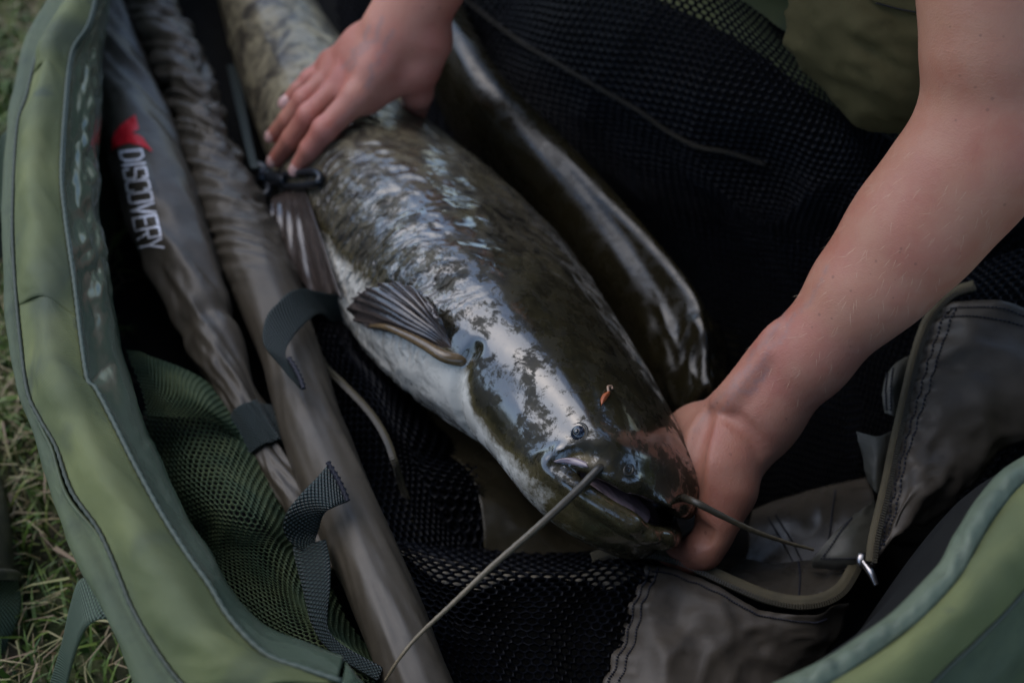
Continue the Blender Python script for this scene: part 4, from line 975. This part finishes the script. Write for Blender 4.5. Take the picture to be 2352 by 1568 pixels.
# wet olive sheet folded up along the fish's back
G_o = W3([[(880, -40, .06), (960, -20, .13), (1010, 0, .15), (1050, 10, .13), (1080, 20, .07)], [(950, 120, .06), (1005, 100, .14), (1050, 95, .155), (1095, 110, .13), (1125, 140, .06)], [(1030, 290, .05), (1070, 240, .13), (1120, 205, .15), (1170, 215, .135), (1200, 245, .06)], [(1120, 420, .05), (1170, 370, .12), (1225, 320, .145), (1290, 340, .13), (1315, 370, .055)],
          [(1230, 550, .05), (1285, 500, .11), (1345, 440, .135), (1405, 450, .12), (1430, 485, .05)], [(1330, 680, .05), (1390, 630, .10), (1460, 570, .12), (1520, 580, .11), (1550, 620, .045)], [(1420, 800, .05), (1485, 750, .09), (1560, 690, .11), (1615, 700, .10), (1645, 740, .04)],
          [(1490, 910, .045), (1545, 870, .085), (1600, 810, .10), (1650, 810, .09), (1672, 840, .04)], [(1530, 985, .04), (1570, 955, .07), (1615, 905, .085), (1655, 895, .075), (1675, 905, .035)], [(1540, 1030, .03), (1570, 1010, .04), (1610, 970, .045), (1650, 950, .04), (1680, 940, .03)]])
sho = Sheet(G_o, lambda x, y, u, v: .017*ridge(x*3.0+1.2, y*15+x*2.0, 91, 1)*np.sin(v*math.pi)+.005*fbm(x*12+y*8, y*18, 92, 2)+.006*ss(.6, .75, u)*ridge(x*26+y*10, y*30, 93, 2))
cloth('wet_sheet', sho, M['olive'], sling, .0028, .0006)
# right-hand nylon panels
Z3 = [(2008, 1290), (2014, 1240), (2030, 1170), (2046, 1100), (2060, 1030), (2076, 960), (2092, 890), (2110, 815), (2134, 745), (2160, 705), (2195, 675), (2240, 660)]
z3h = np.linspace(.115, .185, len(Z3))
pl = resample(np.array([P(*p, z) for p, z in zip(Z3[:10], z3h)]), 9)
pr = resample(np.array([P(2110, 1205, .10), P(2180, 1140, .115), P(2260, 1070, .125), P(2340, 1010, .135), P(2430, 940, .15), P(2480, 850, .16), P(2480, 780, .165)]), 9)
g = np.stack([pl+(pr-pl)*t+np.array([0, 0, .018*math.sin(t*math.pi)]) for t in (0, .16, .35, .6, .8, 1)], 1)
shr = Sheet(g, lambda x, y, u, v: ss(0, .2, v)*(.008*ridge(x*20+y*15, y*17-x*11, 101, 2)+.003*ridge(x*52, y*46+x*20, 103, 2)+.005*fbm(x*12, y*12, 102))+.0016*np.sin(x*420+2*fbm(x*40, y*5, 109))*(1-ss(.12, .3, v)))
rp = cloth('nylon_panel', shr, M['nylon'], sling, .003)
def stitches(sh, uv0, uv1, par, n, off=.0014, r=.0007, dash=.6):
    Vs = []; Fs = []; k = 0
    a0 = np.array(uv0, float); a1 = np.array(uv1, float); dr = (a1-a0)
    for i in range(n):
        q = [a0+dr*((i+t*dash)/n) for t in (0, .5, 1)]
        pts = [sh.at(np.array([p[0]]), np.array([p[1]]), off*(1 if j == 1 else .3))[0] for j, p in enumerate(q)]
        d = pts[2]-pts[0]; d /= np.linalg.norm(d)+1e-9; b = np.cross(d, [0, 0, 1]); b /= np.linalg.norm(b)+1e-9; c = np.cross(b, d)
        for p in pts: Vs += [p+b*r, p+c*r, p-b*r, p-c*r]
        for s_ in (0, 4):
            for j in range(4): Fs.append((k+s_+j, k+s_+(j+1) % 4, k+s_+4+(j+1) % 4, k+s_+4+j))
        k += 12
    return mk('stitching', np.array(Vs), np.array(Fs), M['thread'], par)
stitches(shr, (.02, .10), (.97, .10), rp, 60); stitches(shr, (.02, .17), (.97, .17), rp, 60)
stitches(shr, (.97, .12), (.96, .95), rp, 40); stitches(shr, (.93, .12), (.91, .95), rp, 40)
# lower right panel, in front of the bottom zip
Z2 = [(1362, 1292), (1400, 1280), (1450, 1274), (1500, 1276), (1560, 1292), (1620, 1318), (1690, 1350), (1760, 1378), (1830, 1392), (1890, 1386), (1935, 1362), (1962, 1325), (1978, 1290)]
z2h = np.interp(np.linspace(0, 1, len(Z2)), [0, .3, .7, 1], [.095, .108, .105, .10])
g = W3([[(1484, 1300, .106), (1560, 1312, .108), (1650, 1352, .108), (1750, 1395, .106), (1850, 1412, .10), (1950, 1385, .09)], [(1462, 1360, .106), (1540, 1372, .112), (1640, 1405, .11), (1740, 1440, .105), (1840, 1450, .09), (1930, 1430, .07)],
        [(1435, 1430, .10), (1520, 1440, .11), (1620, 1465, .11), (1720, 1490, .10), (1810, 1500, .085), (1890, 1490, .06)], [(1405, 1510, .095), (1490, 1520, .105), (1600, 1535, .105), (1700, 1555, .095), (1790, 1565, .075), (1850, 1560, .05)],
        [(1375, 1600, .09), (1460, 1610, .10), (1580, 1620, .10), (1680, 1640, .09), (1760, 1650, .07), (1820, 1650, .05)], [(1345, 1700, .09), (1440, 1710, .095), (1560, 1720, .095), (1660, 1730, .09), (1740, 1740, .07), (1800, 1750, .05)]])
shq = Sheet(g, lambda x, y, u, v: .004*fbm(x*18, y*18, 105)+.008*ridge(x*20-y*16, y*17+x*9, 106, 2)*ss(.05, .25, u)+.0028*ridge(x*50, y*46, 108, 2)+.0016*np.sin(x*420+2*fbm(x*40, y*5, 110))*(1-ss(.08, .2, v))+.003*(1-ss(.1, .25, u))*fbm(x*9, y*50, 107))
lp_ = cloth('nylon_panel', shq, M['nylon'], sling, .003)
stitches(shq, (.03, .035), (.95, .035), lp_, 64); stitches(shq, (.03, .085), (.95, .085), lp_, 64); stitches(shq, (.055, .05), (.07, .9), lp_, 70)
# wet panels lying between the two zips
g = W3([[(1600, 1280, .05), (1680, 1288, .062), (1770, 1296, .066), (1870, 1292, .07), (1975, 1284, .075)], [(1610, 1300, .07), (1690, 1318, .078), (1780, 1330, .08), (1880, 1325, .08), (1965, 1305, .085)], [(1620, 1322, .095), (1700, 1358, .094), (1790, 1384, .092), (1880, 1380, .09), (1955, 1330, .092)]])
sw = Sheet(g, lambda x, y, u, v: .005*ridge(y*26+x*10, x*18, 111)+.002*fbm(x*40, y*40, 112)); wp = cloth('nylon_panel', sw, M['wet'], sling, .002)
stitches(sw, (.05, .66), (.95, .62), wp, 16)
g = W3([[(1730, 1175, .035), (1800, 1145, .045), (1880, 1120, .05), (1990, 1095, .06)], [(1720, 1220, .04), (1800, 1195, .055), (1890, 1170, .06), (2010, 1150, .07)], [(1715, 1265, .045), (1800, 1245, .058), (1900, 1230, .066), (2015, 1215, .08)], [(1690, 1310, .05), (1800, 1310, .055), (1900, 1305, .06), (2010, 1300, .07)]])
sw2 = Sheet(g, lambda x, y, u, v: .004*fbm(x*20, y*22, 114)+.003*ridge(x*16, y*20, 115)); wp2 = cloth('nylon_panel', sw2, M['wet'], sling, .002)
stitches(sw2, (.25, .20), (.98, .42), wp2, 26); stitches(sw2, (.25, .27), (.98, .49), wp2, 26); stitches(sw2, (.12, .78), (.8, .66), wp2, 24)
def flap(rows, seed, mat='flapcloth', st=None):
    s_ = Sheet(W3(rows), lambda x, y, u, v: .002*fbm(x*40, y*40, seed)+.0015*ridge(x*50, y*30, seed+1)); f = cloth('flap', s_, M[mat], sling, .0018)
    for a, b, n in st or (): stitches(s_, a, b, f, n)
flap([[(2098, 812, .15), (2062, 832, .15), (2035, 862, .145)], [(2082, 880, .145), (2052, 888, .15), (2026, 905, .145)], [(2070, 965, .135), (2050, 955, .142), (2032, 948, .14)]], 121, st=[((.1, .82), (.95, .82), 12), ((.1, .6), (.95, .6), 12)])
flap([[(2070, 978, .13), (2020, 1000, .14), (1966, 990, .135)], [(2052, 1060, .12), (2015, 1062, .135), (1978, 1040, .13)], [(2038, 1140, .11), (2012, 1130, .12), (1992, 1105, .12)]], 123)
flap([[(2010, 1150, .10), (1985, 1165, .105), (1962, 1180, .105)], [(2012, 1215, .10), (1960, 1225, .11), (1905, 1236, .11)], [(2005, 1275, .10), (1940, 1282, .105), (1866, 1284, .10)], [(1990, 1300, .09), (1930, 1305, .09), (1868, 1300, .085)]], 125, st=[((.1, .8), (.62, .86), 16), ((.66, .15), (.64, .9), 18)])
# zips
def zipper(line, hs, ta, tb_, par, pull=None, tape_z=-.001, w_=.0055):
    c = resample(np.array([P(x, y, z) for (x, y), z in zip(line, hs)]), 160)
    z = bpy.data.objects.new('zip', None); col.objects.link(z); z.parent = par; z.location = c[80]-parent_loc(par)
    T = np.gradient(c, axis=0); T /= np.linalg.norm(T, axis=1, keepdims=True)
    up = np.array([0, -.55, .83]); B = np.cross(T, up); B /= np.linalg.norm(B, axis=1, keepdims=True); Nn = np.cross(B, T)
    g = np.stack([c+B*ta*w_+Nn*tape_z*2, c+B*ta*.3*w_+Nn*tape_z, c-B*tb_*w_*.3+Nn*tape_z, c-B*tb_*w_+Nn*tape_z*2], 1)
    s_ = Sheet(g[::3]); s_.upn = True; cloth('tape', s_, M['tape'], z, .0015, .0008)
    L = np.linalg.norm(np.diff(c, axis=0), axis=1).sum(); n = int(L/.0018)
    f = np.linspace(0, 159, n); ip = lambda A: np.stack([np.interp(f, np.arange(160), A[:, k]) for k in range(3)], -1)
    cc, t_, b_, n_ = ip(c), ip(T), ip(B), ip(Nn)
    cor = np.array([[x, y, q] for x in (-1, 1) for y in (-1, 1) for q in (-1, 1)], float)
    V = cc[:, None]+cor[None, :, 0:1]*t_[:, None]*.00055+cor[None, :, 1:2]*b_[:, None]*.0016+(cor[None, :, 2:3]*.0008+.0010)*n_[:, None]
    fq = np.array([[0, 1, 3, 2], [4, 6, 7, 5], [0, 4, 5, 1], [2, 3, 7, 6], [1, 5, 7, 3], [0, 2, 6, 4]])
    te = mk('teeth', V.reshape(-1, 3), (np.arange(n)[:, None, None]*8+fq[None]).reshape(-1, 4), M['teeth'], z, smooth=False); te['kind'] = 'stuff'
    if pull:
        p = np.array(P(*pull))
        Tube([p, p+np.array([.004, -.010, .001]), p+np.array([.007, -.018, -.002])], [.0026, .0028, .0020], n=30).mesh('slider', M['metal'], z, 30, 8)
        v, f_ = sphere(p, frame((0, -.5, .85)), (.0042, .0055, .003)); mk('slider', v, f_, M['metal'], z)
    return z
zipper(Z2, z2h, .45, 1.3, sling, (1980, 1286, .112))
zipper(Z3, z3h+.004, .45, 1.0, sling)
Z1 = [(726, 790), (742, 838), (782, 879), (822, 919), (858, 962), (885, 1009), (903, 1059), (917, 1105), (938, 1165), (965, 1240)]
zipper(Z1, np.interp(np.arange(len(Z1)), [0, 2, 6, 9], [.075, .105, .112, .06]), .3, .6, sling)
# brown trim sewn along the far net
tr = [(1040, -30), (1100, 25), (1180, 90), (1290, 150), (1400, 212), (1470, 262), (1530, 300), (1600, 335), (1680, 352), (1760, 380)]
sh_tr = [shf.at(np.array([.5]), np.array([.5]))]
trp = []
uu, vv = np.meshgrid(np.linspace(0, 1, 120), np.linspace(0, 1, 120), indexing='ij'); fp = shf.at(uu.ravel(), vv.ravel(), .003); fpp = proj(fp)
for (x, y) in tr: trp.append(fp[np.hypot(fpp[:, 0]-x, fpp[:, 1]-y).argmin()])
Tube(trp, [.0022]*2, n=120, flat=.5).mesh('edge_trim', M['trim'], sling, 120, 10)

# ------------------------------------------------------------------ the angler kneeling behind
person = empty('person', P(2100, 60, 0), 'person kneeling behind the cradle in olive shorts, bare arms holding the catfish with both hands', 'person')
def ws(v): return np.asarray(v, float)
# left arm of the person: upper arm, forearm, wrist, hand cupped under the jaw
EL = P(2268, 330, .335); WR = P(1730, 966, .160)
UA = EL+np.array([-.016, .16, .245])
bx = [EL, WR, UA, P(1540, 1270, .03)]
lo = np.min(bx, 0)-.09; hi = np.max(bx, 0)+.13
A = SDF(lo, hi, .0026)
fd = WR-EL; fl_ = np.linalg.norm(fd); fd /= fl_
rel_up = np.array([0, -.5, .86])
def along(t, dx=0, dz=0):                               # place on the forearm line, shifted sideways
    b = np.cross(fd, rel_up); b /= np.linalg.norm(b); n = np.cross(b, fd); return EL+fd*fl_*t+b*dx+n*dz
A.chain([along(0), along(.12), along(.28), along(.5), along(.75), along(.92), along(1.0)], [.039, .0400, .0385, .0340, .0280, .0250, .0248], .012)
A.cone(along(.02, -.010), along(.4, -.008), .031, .028, .02); A.cone(along(.0, .010), along(.35, .008), .031, .027, .02)
ud = UA-EL
A.chain([EL, EL+ud*.35, EL+ud*.7, UA, UA+ud*.3], [.041, .0425, .046, .052, .058], .014)
A.cone(EL+ud*.25+np.array([-.004, -.014, -.002]), EL+ud*.8+np.array([0, -.014, 0]), .034, .038, .02)
# hand
wc = WR; hb = P(1662, 1040, .148); pm = P(1608, 1010, .124); pf_ = P(1578, 1070, .100)
A.chain([along(.97), wc, hb], [.0262, .0262, .0260], .012)
A.cone(wc+np.array([-.012, .006, -.004]), pm, .020, .020, .012)
A.cone(hb, pm, .024, .022, .014); A.cone(pm, pf_, .022, .019, .014); A.cone(hb, pf_, .022, .018, .014)
thn = P(1650, 1082, .148); tb0 = P(1664, 1128, .142); tmc = P(1650, 1190, .132); tip_ = P(1616, 1262, .116); ttip = P(1536, 1266, .100)
A.chain([hb, thn, tb0, tmc], [.024, .0235, .0195, .0148], .010)
A.chain([tmc, P(1636, 1230, .124), tip_], [.0146, .0130, .0132], .005)
A.chain([tip_, P(1588, 1276, .104), ttip], [.0130, .0122, .0100], .004)
for k, (dx, dy) in enumerate(((0, 0), (-12, -30), (-22, -62), (-28, -95))):    # four fingers closing under the fish's head
    m0 = P(1572+dx, 1085+dy, .088-.002*k); m1 = P(1520+dx, 1100+dy, .074); m2 = P(1452+dx, 1092+dy, .070); m3 = P(1400+dx+6*k, 1080+dy, .072)
    A.chain([pf_*.6+m0*.4, m0, m1, m2, m3], [.012, .0108, .0092, .0085, .0075], .005)
# creases of the palm, thumb and wrist, and tendons, laid on the surface
aV, aQ = A.mesh(1); cb = BVHTree.FromPolygons([Vector(x) for x in aV], aQ.tolist())
def oa(px, py):
    h = cb.ray_cast(Vector(CAM), Vector(ray(px, py)).normalized(), 3); return np.array(h[0]) if h[0] is not None else None
def groove(pts, r, k=.004, sub=True, off=0.0):
    q = [oa(x, y) for x, y in resample(np.array(pts, float), 14)]; vw = (CAM-WR)/np.linalg.norm(CAM-WR)
    for i in range(len(q)-1):
        if q[i] is None or q[i+1] is None: continue
        e = min(1, 3*(.5-abs((i+.5)/(len(q)-1)-.5))+.25)
        A.cone(q[i]+vw*off, q[i+1]+vw*off, r*e, r*e, k, sub)
groove([(1628, 940), (1606, 985), (1592, 1040), (1588, 1095), (1594, 1140)], .0032, .010)
groove([(1586, 1210), (1604, 1226), (1628, 1244)], .0034, .004); groove([(1590, 1196), (1612, 1212), (1636, 1226)], .0020)
groove([(1640, 940), (1680, 965), (1722, 1005), (1748, 1050)], .0020); groove([(1652, 928), (1695, 955), (1738, 995), (1766, 1036)], .0016)
groove([(1640, 925), (1690, 880), (1750, 800), (1790, 745)], .0030, .010, False, -.0012); groove([(1672, 930), (1712, 880), (1770, 806)], .0026, .010, False, -.0012)
aV, aQ = A.mesh(2)
# right arm of the person: hand pressed on the fish's back
def of(px, py, r):
    p, n = onfish(px, py)
    return (p+n*r*.75) if p is not None else P(px, py, .1)
FI = dict(index=[(822, 222), (746, 298), (712, 343), (686, 384)], middle=[(796, 184), (712, 266), (671, 319), (636, 366)], ring=[(776, 160), (701, 230), (663, 274), (631, 310)], pinky=[(764, 146), (714, 183), (686, 208), (661, 233)])
RD = dict(index=(.0125, .0098, .0088, .0074), middle=(.0125, .0100, .0090, .0076), ring=(.012, .0094, .0085, .0072), pinky=(.0108, .0082, .0075, .0064))
LF = dict(index=(.040, .012, .006, .003), middle=(.044, .014, .006, .003), ring=(.042, .012, .006, .003), pinky=(.034, .008, .004, .002))
H_ = {}
for f in FI:
    H_[f] = []
    for (px, py), r, l in zip(FI[f], RD[f], LF[f]):
        p, n = onfish(px, py)
        if p is None: p, n = P(px, py, .14), np.array([0, -.4, .9])
        # lift towards the viewer along the sight line so that the joint stays where it is seen
        d = ray(px, py); d = d/np.linalg.norm(d); H_[f].append(p-d*(r*.85+l))
WR2 = P(932, 62, .232); EL2 = WR2+np.array([.128, .105, .185]); FA2 = WR2+(EL2-WR2)*.38
lo = np.min([FA2, WR2, EL2, H_['middle'][3], H_['index'][3], P(950, 260, .10)], 0)-.06; hi = np.max([FA2, WR2, H_['middle'][3], H_['pinky'][0], EL2], 0)+.07
Hn = SDF(lo, hi, .0021)
Hn.chain([EL2, FA2+(EL2-FA2)*.4, FA2, WR2], [.043, .040, .0315, .0275], .012)
Hn.cone(WR2+np.array([-.014, 0, .0]), WR2+(FA2-WR2)*1.0+np.array([-.014, 0, 0]), .019, .022, .014)
for f in FI:
    p = H_[f]; r = RD[f]
    Hn.chain([WR2+(p[0]-WR2)*.15, WR2*.45+p[0]*.55, p[0]], [.020, .0165, r[0]], .012)
    Hn.chain([p[0], p[1]], [r[0], r[1]], .006); Hn.chain([p[1], p[2], p[3]], [r[1]*1.04, r[2], r[3]], .0025)
for a, b in (('index', 'middle'), ('middle', 'ring'), ('ring', 'pinky')):      # the back of the hand between the bones
    m = (H_[a][0]+H_[b][0])/2; Hn.cone(WR2*.3+m*.7-np.array([0, 0, .004]), m-np.array([0, 0, .005]), .014, .0095, .010)
for f in FI: Hn.ell(H_[f][0]+np.array([0, -.003, .004]), np.eye(3), (.0085, .0085, .0075), .008)
for f in FI: Hn.ell(H_[f][1]+np.array([0, -.002, .002]), np.eye(3), np.array((1, 1, 1))*RD[f][1]*1.02, .004)
t0, t1, t2, t3 = WR2+np.array([.018, -.006, -.010]), P(962, 150, .205), P(958, 212, .175), P(952, 262, .120)
Hn.chain([t0, t1], [.020, .0165], .012); Hn.chain([t1, t2], [.0165, .0132], .006); Hn.chain([t2, t3], [.0134, .0100], .004)
Hn.cone(t1, H_['index'][0]*.8+t1*.2-np.array([0, 0, .012]), .012, .009, .014)
hV, hQ = Hn.mesh(2)
# trunk, shoulders and head (above the picture), coarse
SH_L = UA+ud*.30; SH_R = EL2+np.array([.03, .17, .20]); CH = (SH_L+SH_R)/2
Bd = SDF(np.min([SH_L, SH_R, EL2], 0)-np.array([.15, .2, .62]), np.max([SH_L, SH_R], 0)+np.array([.15, .35, .40]), .009)
Bd.chain([EL2, SH_R], [.045, .065], .02); Bd.chain([UA+ud*.2, SH_L], [.040, .066], .02)
Bd.cone(SH_L, SH_R, .085, .085, .05)
PEL = CH+np.array([.06, .22, -.42]); Bd.chain([CH+np.array([0, .02, -.05]), CH*.5+PEL*.5, PEL], [.13, .135, .14], .05)
NK = CH+np.array([-.02, -.05, .11]); Bd.chain([CH, NK], [.07, .055], .03)
HD = NK+np.array([-.02, -.06, .10]); Bd.ell(HD, np.eye(3), (.076, .095, .115), .03)
fdir = np.array([-.3, -.75, -.6]); fdir /= np.linalg.norm(fdir)
Bd.cone(HD+fdir*.085+np.array([0, 0, -.005]), HD+fdir*.112+np.array([0, 0, -.02]), .012, .014, .01)
Bd.cone(HD+np.array([-.02, -.06, -.085]), HD+np.array([0, -.02, -.07]), .035, .05, .03)
fx = np.cross(fdir, [0, 0, 1]); fx /= np.linalg.norm(fx); fz = np.cross(fx, fdir)
for sg_ in (-1, 1):
    Bd.ell(HD+fx*sg_*.078+fdir*.005-fz*.01, np.stack([fx, fdir, fz]), (.012, .022, .032), .008)
    Bd.ell(HD+fx*sg_*.033+fdir*.092+fz*.016, np.stack([fx, fdir, fz]), (.018, .014, .012), .006, sub=True)
Bd.cone(HD+fx*-.022+fdir*.094-fz*.052, HD+fx*.022+fdir*.094-fz*.052, .009, .009, .008)
bV, bQ = Bd.mesh(2)
allV = np.concatenate([aV, hV, bV]); allQ = np.concatenate([aQ, hQ+len(aV), bQ+len(aV)+len(hV)])
red = np.zeros(len(allV)); pale = np.zeros(len(allV))
for f in FI:
    for k, a in ((0, .6), (1, .95), (2, .5), (3, .75)):
        red = np.maximum(red, a*np.exp(-(np.linalg.norm(allV-H_[f][k], axis=1)/.013)**2))
red = np.maximum(red, .25*(np.arange(len(allV)) >= len(aV))*(np.arange(len(allV)) < len(aV)+len(hV)))
red = np.maximum(red, .45*np.exp(-(np.linalg.norm(allV-P(1625, 1180, .1), axis=1)/.03)**2)); red = np.maximum(red, .35*np.exp(-(np.linalg.norm(allV-P(1590, 1280, .08), axis=1)/.02)**2))
pale = np.maximum(pale, .65*np.exp(-(np.linalg.norm(allV-P(1650, 1050, .13), axis=1)/.032)**2)); pale = np.maximum(pale, .3*np.exp(-(np.linalg.norm(allV-UA, axis=1)/.14)**2))
vein = np.zeros(len(allV)); pj = proj(allV)
for ln3 in ([(1600, 985), (1640, 930), (1690, 872), (1750, 790), (1800, 720)], [(1655, 945), (1700, 890), (1770, 800), (1850, 700), (1900, 610)], [(1690, 880), (1720, 900), (1760, 850)], [(850, 60), (828, 110), (800, 165)], [(905, 70), (868, 130), (838, 205)], [(880, 40), (860, 90), (815, 120), (785, 160)]):
    q = resample(np.array(ln3, float), 60); q = q+np.stack([vnoise(np.arange(60)*.3, np.full(60, 3.), 5), vnoise(np.arange(60)*.3, np.full(60, 8.), 6)], -1)*14
    for a, b in zip(q[:-1:2], q[1::2]): vein = np.maximum(vein, np.exp(-(np.hypot(pj[:, 0]-a[0], pj[:, 1]-a[1])/5.5)**2))
vein *= np.arange(len(allV)) < len(aV)+len(hV)
mk('body', allV, allQ, M['skin'], person, attrs=dict(red=red, pale=pale, vein=vein))
# nails
for f in FI:
    p = H_[f][3]; d = p-H_[f][2]; d /= np.linalg.norm(d); n = np.array([0, -.55, .83]); n = n-d*(n @ d); n /= np.linalg.norm(n)
    v, q = sphere(p+n*RD[f][3]*.78+d*.001, np.stack([np.cross(n, d), d, n]), (.0050, .0068, .0022)); mk('nail', v, q, m_plain('nail', (.55, .33, .29), .3, 0, 100, coat=.3) if f == 'index' else bpy.data.materials['nail'], person)
# short-sleeved shirt, shorts, hair
St = SDF(np.min([SH_L, SH_R], 0)-np.array([.2, .2, .62]), np.max([SH_L, SH_R], 0)+np.array([.2, .35, .2]), .01)
St.cone(SH_L, SH_R, .10, .10, .05); St.chain([CH+np.array([0, .02, -.05]), CH*.5+PEL*.5, PEL], [.15, .155, .155], .05)
St.chain([SH_L, UA+ud*.22], [.085, .080], .03); St.chain([SH_R, EL2*.35+SH_R*.65], [.085, .078], .03)
v, q = St.mesh(3); mk('shirt', v, q, M['shirt'], person)
K1 = P(2045, 66, .305); K2 = P(2230, -40, .32); K3 = PEL+np.array([.05, -.02, -.02])
So = SDF(np.min([K1, K2, K3], 0)-.16, np.max([K1, K2, K3], 0)+.2, .005)
So.chain([K1, K2, K3], [.060, .075, .10], .03); So.cone(P(2085, 178, .285), K2, .040, .06, .03); So.cone(P(1940, 30, .305), K1, .040, .05, .03)
So.chain([K3+np.array([.16, .05, 0]), K3], [.12, .13], .04)
v, q = So.mesh(3)
nrm = np.zeros_like(v)
fn = np.cross(v[q[:, 1]]-v[q[:, 0]], v[q[:, 3]]-v[q[:, 0]])
for k in range(4):
    for c in range(3): nrm[:, c] += np.bincount(q[:, k], fn[:, c], len(v))
nrm /= np.linalg.norm(nrm, axis=1, keepdims=True)+1e-9
pp = proj(v); al = (pp[:, 0]*.86+pp[:, 1]*.5)/100; ac = (-pp[:, 0]*.5+pp[:, 1]*.86)/100
v = v+nrm*(.007*ridge(ac*1.9+7, al*.45, 131, 2)+.003*fbm(ac*4, al*3, 132))[:, None]
sho_ = mk('shorts', v, q, M['shorts'], person)
sbv = BVHTree.FromPolygons([Vector(x) for x in v], q.tolist())
def onsh(px, py, off=.002):
    h = sbv.ray_cast(Vector(CAM), Vector(ray(px, py)).normalized(), 4); return (np.array(h[0])+off*np.array([0, -.6, .8])) if h[0] is not None else P(px, py, .38)
g = np.array([[onsh(x, y, .003) for x, y in r] for r in (((1985, -40), (2050, -40), (2115, -30)), ((1990, -5), (2050, 5), (2112, 20)), ((2010, 12), (2060, 28), (2110, 38)))])
sp_ = Sheet(g); pk = cloth('pocket_flap', sp_, M['shorts'], sho_, .003, .002); stitches(sp_, (.88, .05), (.88, .95), pk, 22)
hv, hq = sphere(HD+np.array([.005, .02, .02]), np.eye(3), (.088, .10, .115)); mk('hair', hv, hq, M['hair'], person)
for sg_ in (-1, 1):
    ev, eq = sphere(HD+fx*sg_*.033+fdir*.070+fz*.016, np.stack([fx, fz, fdir]), (.014, .012, .013)); ey = mk('eye', ev, eq, M['white'], person)
    ev, eq = sphere(HD+fx*sg_*.033+fdir*.0785+fz*.013, np.stack([fx, fz, fdir]), (.006, .006, .005)); mk('iris', ev, eq, M['pupil'], ey)
# fine pale hairs on the forearm
abv = BVHTree.FromPolygons([Vector(x) for x in aV], aQ.tolist()); r = np.random.default_rng(5); Vs = []; Fs = []
for i in range(170):
    t = r.uniform(.12, .85); dx = r.uniform(-.04, .04); p = along(t, dx, .2); h = abv.ray_cast(Vector(p), Vector(along(t, dx, 0)-p).normalized(), .4)
    if h[0] is None: continue
    c = np.array(h[0]); n = np.array(h[1]); n *= np.sign(n @ (p-c)); d = fd+.5*np.cross(n, fd)*r.normal()+n*.25; d /= np.linalg.norm(d); b = np.cross(n, d)*.00006; L = r.uniform(.004, .009); k = len(Vs)
    Vs += [c-b, c+b, c+d*L*.5+n*.0010+b*.8, c+d*L*.5+n*.0010-b*.8, c+d*L+n*.0006]; Fs.append((k, k+1, k+2, k+3)); Fs.append((k+3, k+2, k+4, k+4))
q4 = np.array([f for f in Fs if f[2] != f[3]]); t3 = np.array([f[:3] for f in Fs if f[2] == f[3]])
tag(mk('arm_hair', np.array(Vs), [q4, t3], M['hairs'], person), kind='stuff')

# ------------------------------------------------------------------ unseen trees added behind and beside the viewer to block sky and shade the bank
def tree(name, label, foot, top, crowns, n, seed):
    r = np.random.default_rng(seed); t = empty(name, (*foot, 0), label, 'tree', 'unseen trees added to shade the bank')
    pts = [(*foot, 0), (foot[0]*.95+top[0]*.05, foot[1]*.95+top[1]*.05, top[2]*.4), (foot[0]*.6+top[0]*.4, foot[1]*.6+top[1]*.4, top[2]*.75), top]
    tb = Tube(np.array(pts, float), [.24, .17, .11, .04], n=60); tb.disp = lambda s, th: .012*np.sin(th*7+s*3)
    tk = tb.mesh('trunk', M['bark'], t, 60, 14)
    for (cx, cy, cz, cr) in crowns:
        Tube(np.array([pts[1], ((pts[1][0]+cx)/2, (pts[1][1]+cy)/2, (pts[1][2]+cz)/2+.1), (cx, cy, cz)], float), [.08, .05, .015], n=24).mesh('limb', M['bark'], t, 24, 8)
    C = np.array(crowns); w_ = C[:, 3]**3; k = r.choice(len(C), n, p=w_/w_.sum())
    d = r.standard_normal((n, 3)); d /= np.linalg.norm(d, axis=1, keepdims=True); rad = C[k, 3]*r.random(n)**.45
    c = C[k, :3]+d*rad[:, None]*np.array([1, 1, .8]); cl = fbm(c[:, 0]*1.3+c[:, 2], c[:, 1]*1.3-c[:, 2]*.7, seed, 3); c = c[cl > -.22]; n = len(c)
    a = r.standard_normal((n, 3)); a /= np.linalg.norm(a, axis=1, keepdims=True); b = np.cross(a, r.standard_normal((n, 3))); b /= np.linalg.norm(b, axis=1, keepdims=True)
    s = r.uniform(.05, .12, n)[:, None]
    V = np.stack([c-a*s, c+b*s*.5, c+a*s, c-b*s*.5], 1).reshape(-1, 3)
    mk('crown', V, np.arange(n*4).reshape(-1, 4), M['leaves'], t, smooth=False, attrs=dict(tint=np.repeat(r.random(n), 4)))
tree('tree', 'unseen broad leafy tree added for shade behind and right of the viewer', (3.4, -3.0), (2.6, -2.2, 5.2), [(2.4, -1.7, 4.2, 1.7), (1.2, -1.6, 4.6, 1.5), (3.2, -.4, 4.4, 1.6), (2.2, .2, 5.2, 1.3), (.9, -.6, 5.2, 1.2), (3.0, -2.6, 5.4, 1.8)], 15000, 11)
tree('tree', 'unseen leafy tree added for shade behind and left of the viewer', (-2.4, -4.4), (-1.8, -3.6, 5.0), [(-1.6, -3.0, 4.0, 1.6), (-.4, -2.6, 4.6, 1.5), (-2.8, -3.2, 4.4, 1.6), (-1.4, -3.8, 5.4, 1.6), (.3, -3.4, 3.4, 1.3)], 13000, 12)
tree('tree', 'unseen dense tree added for shade to the right of the kneeling person', (5.2, 1.2), (4.8, 1.2, 4.8), [(4.6, 1.2, 3.6, 1.6), (4.0, .2, 3.4, 1.4), (4.2, 2.4, 3.8, 1.5), (5.2, 1.4, 5.0, 1.7)], 11000, 13)
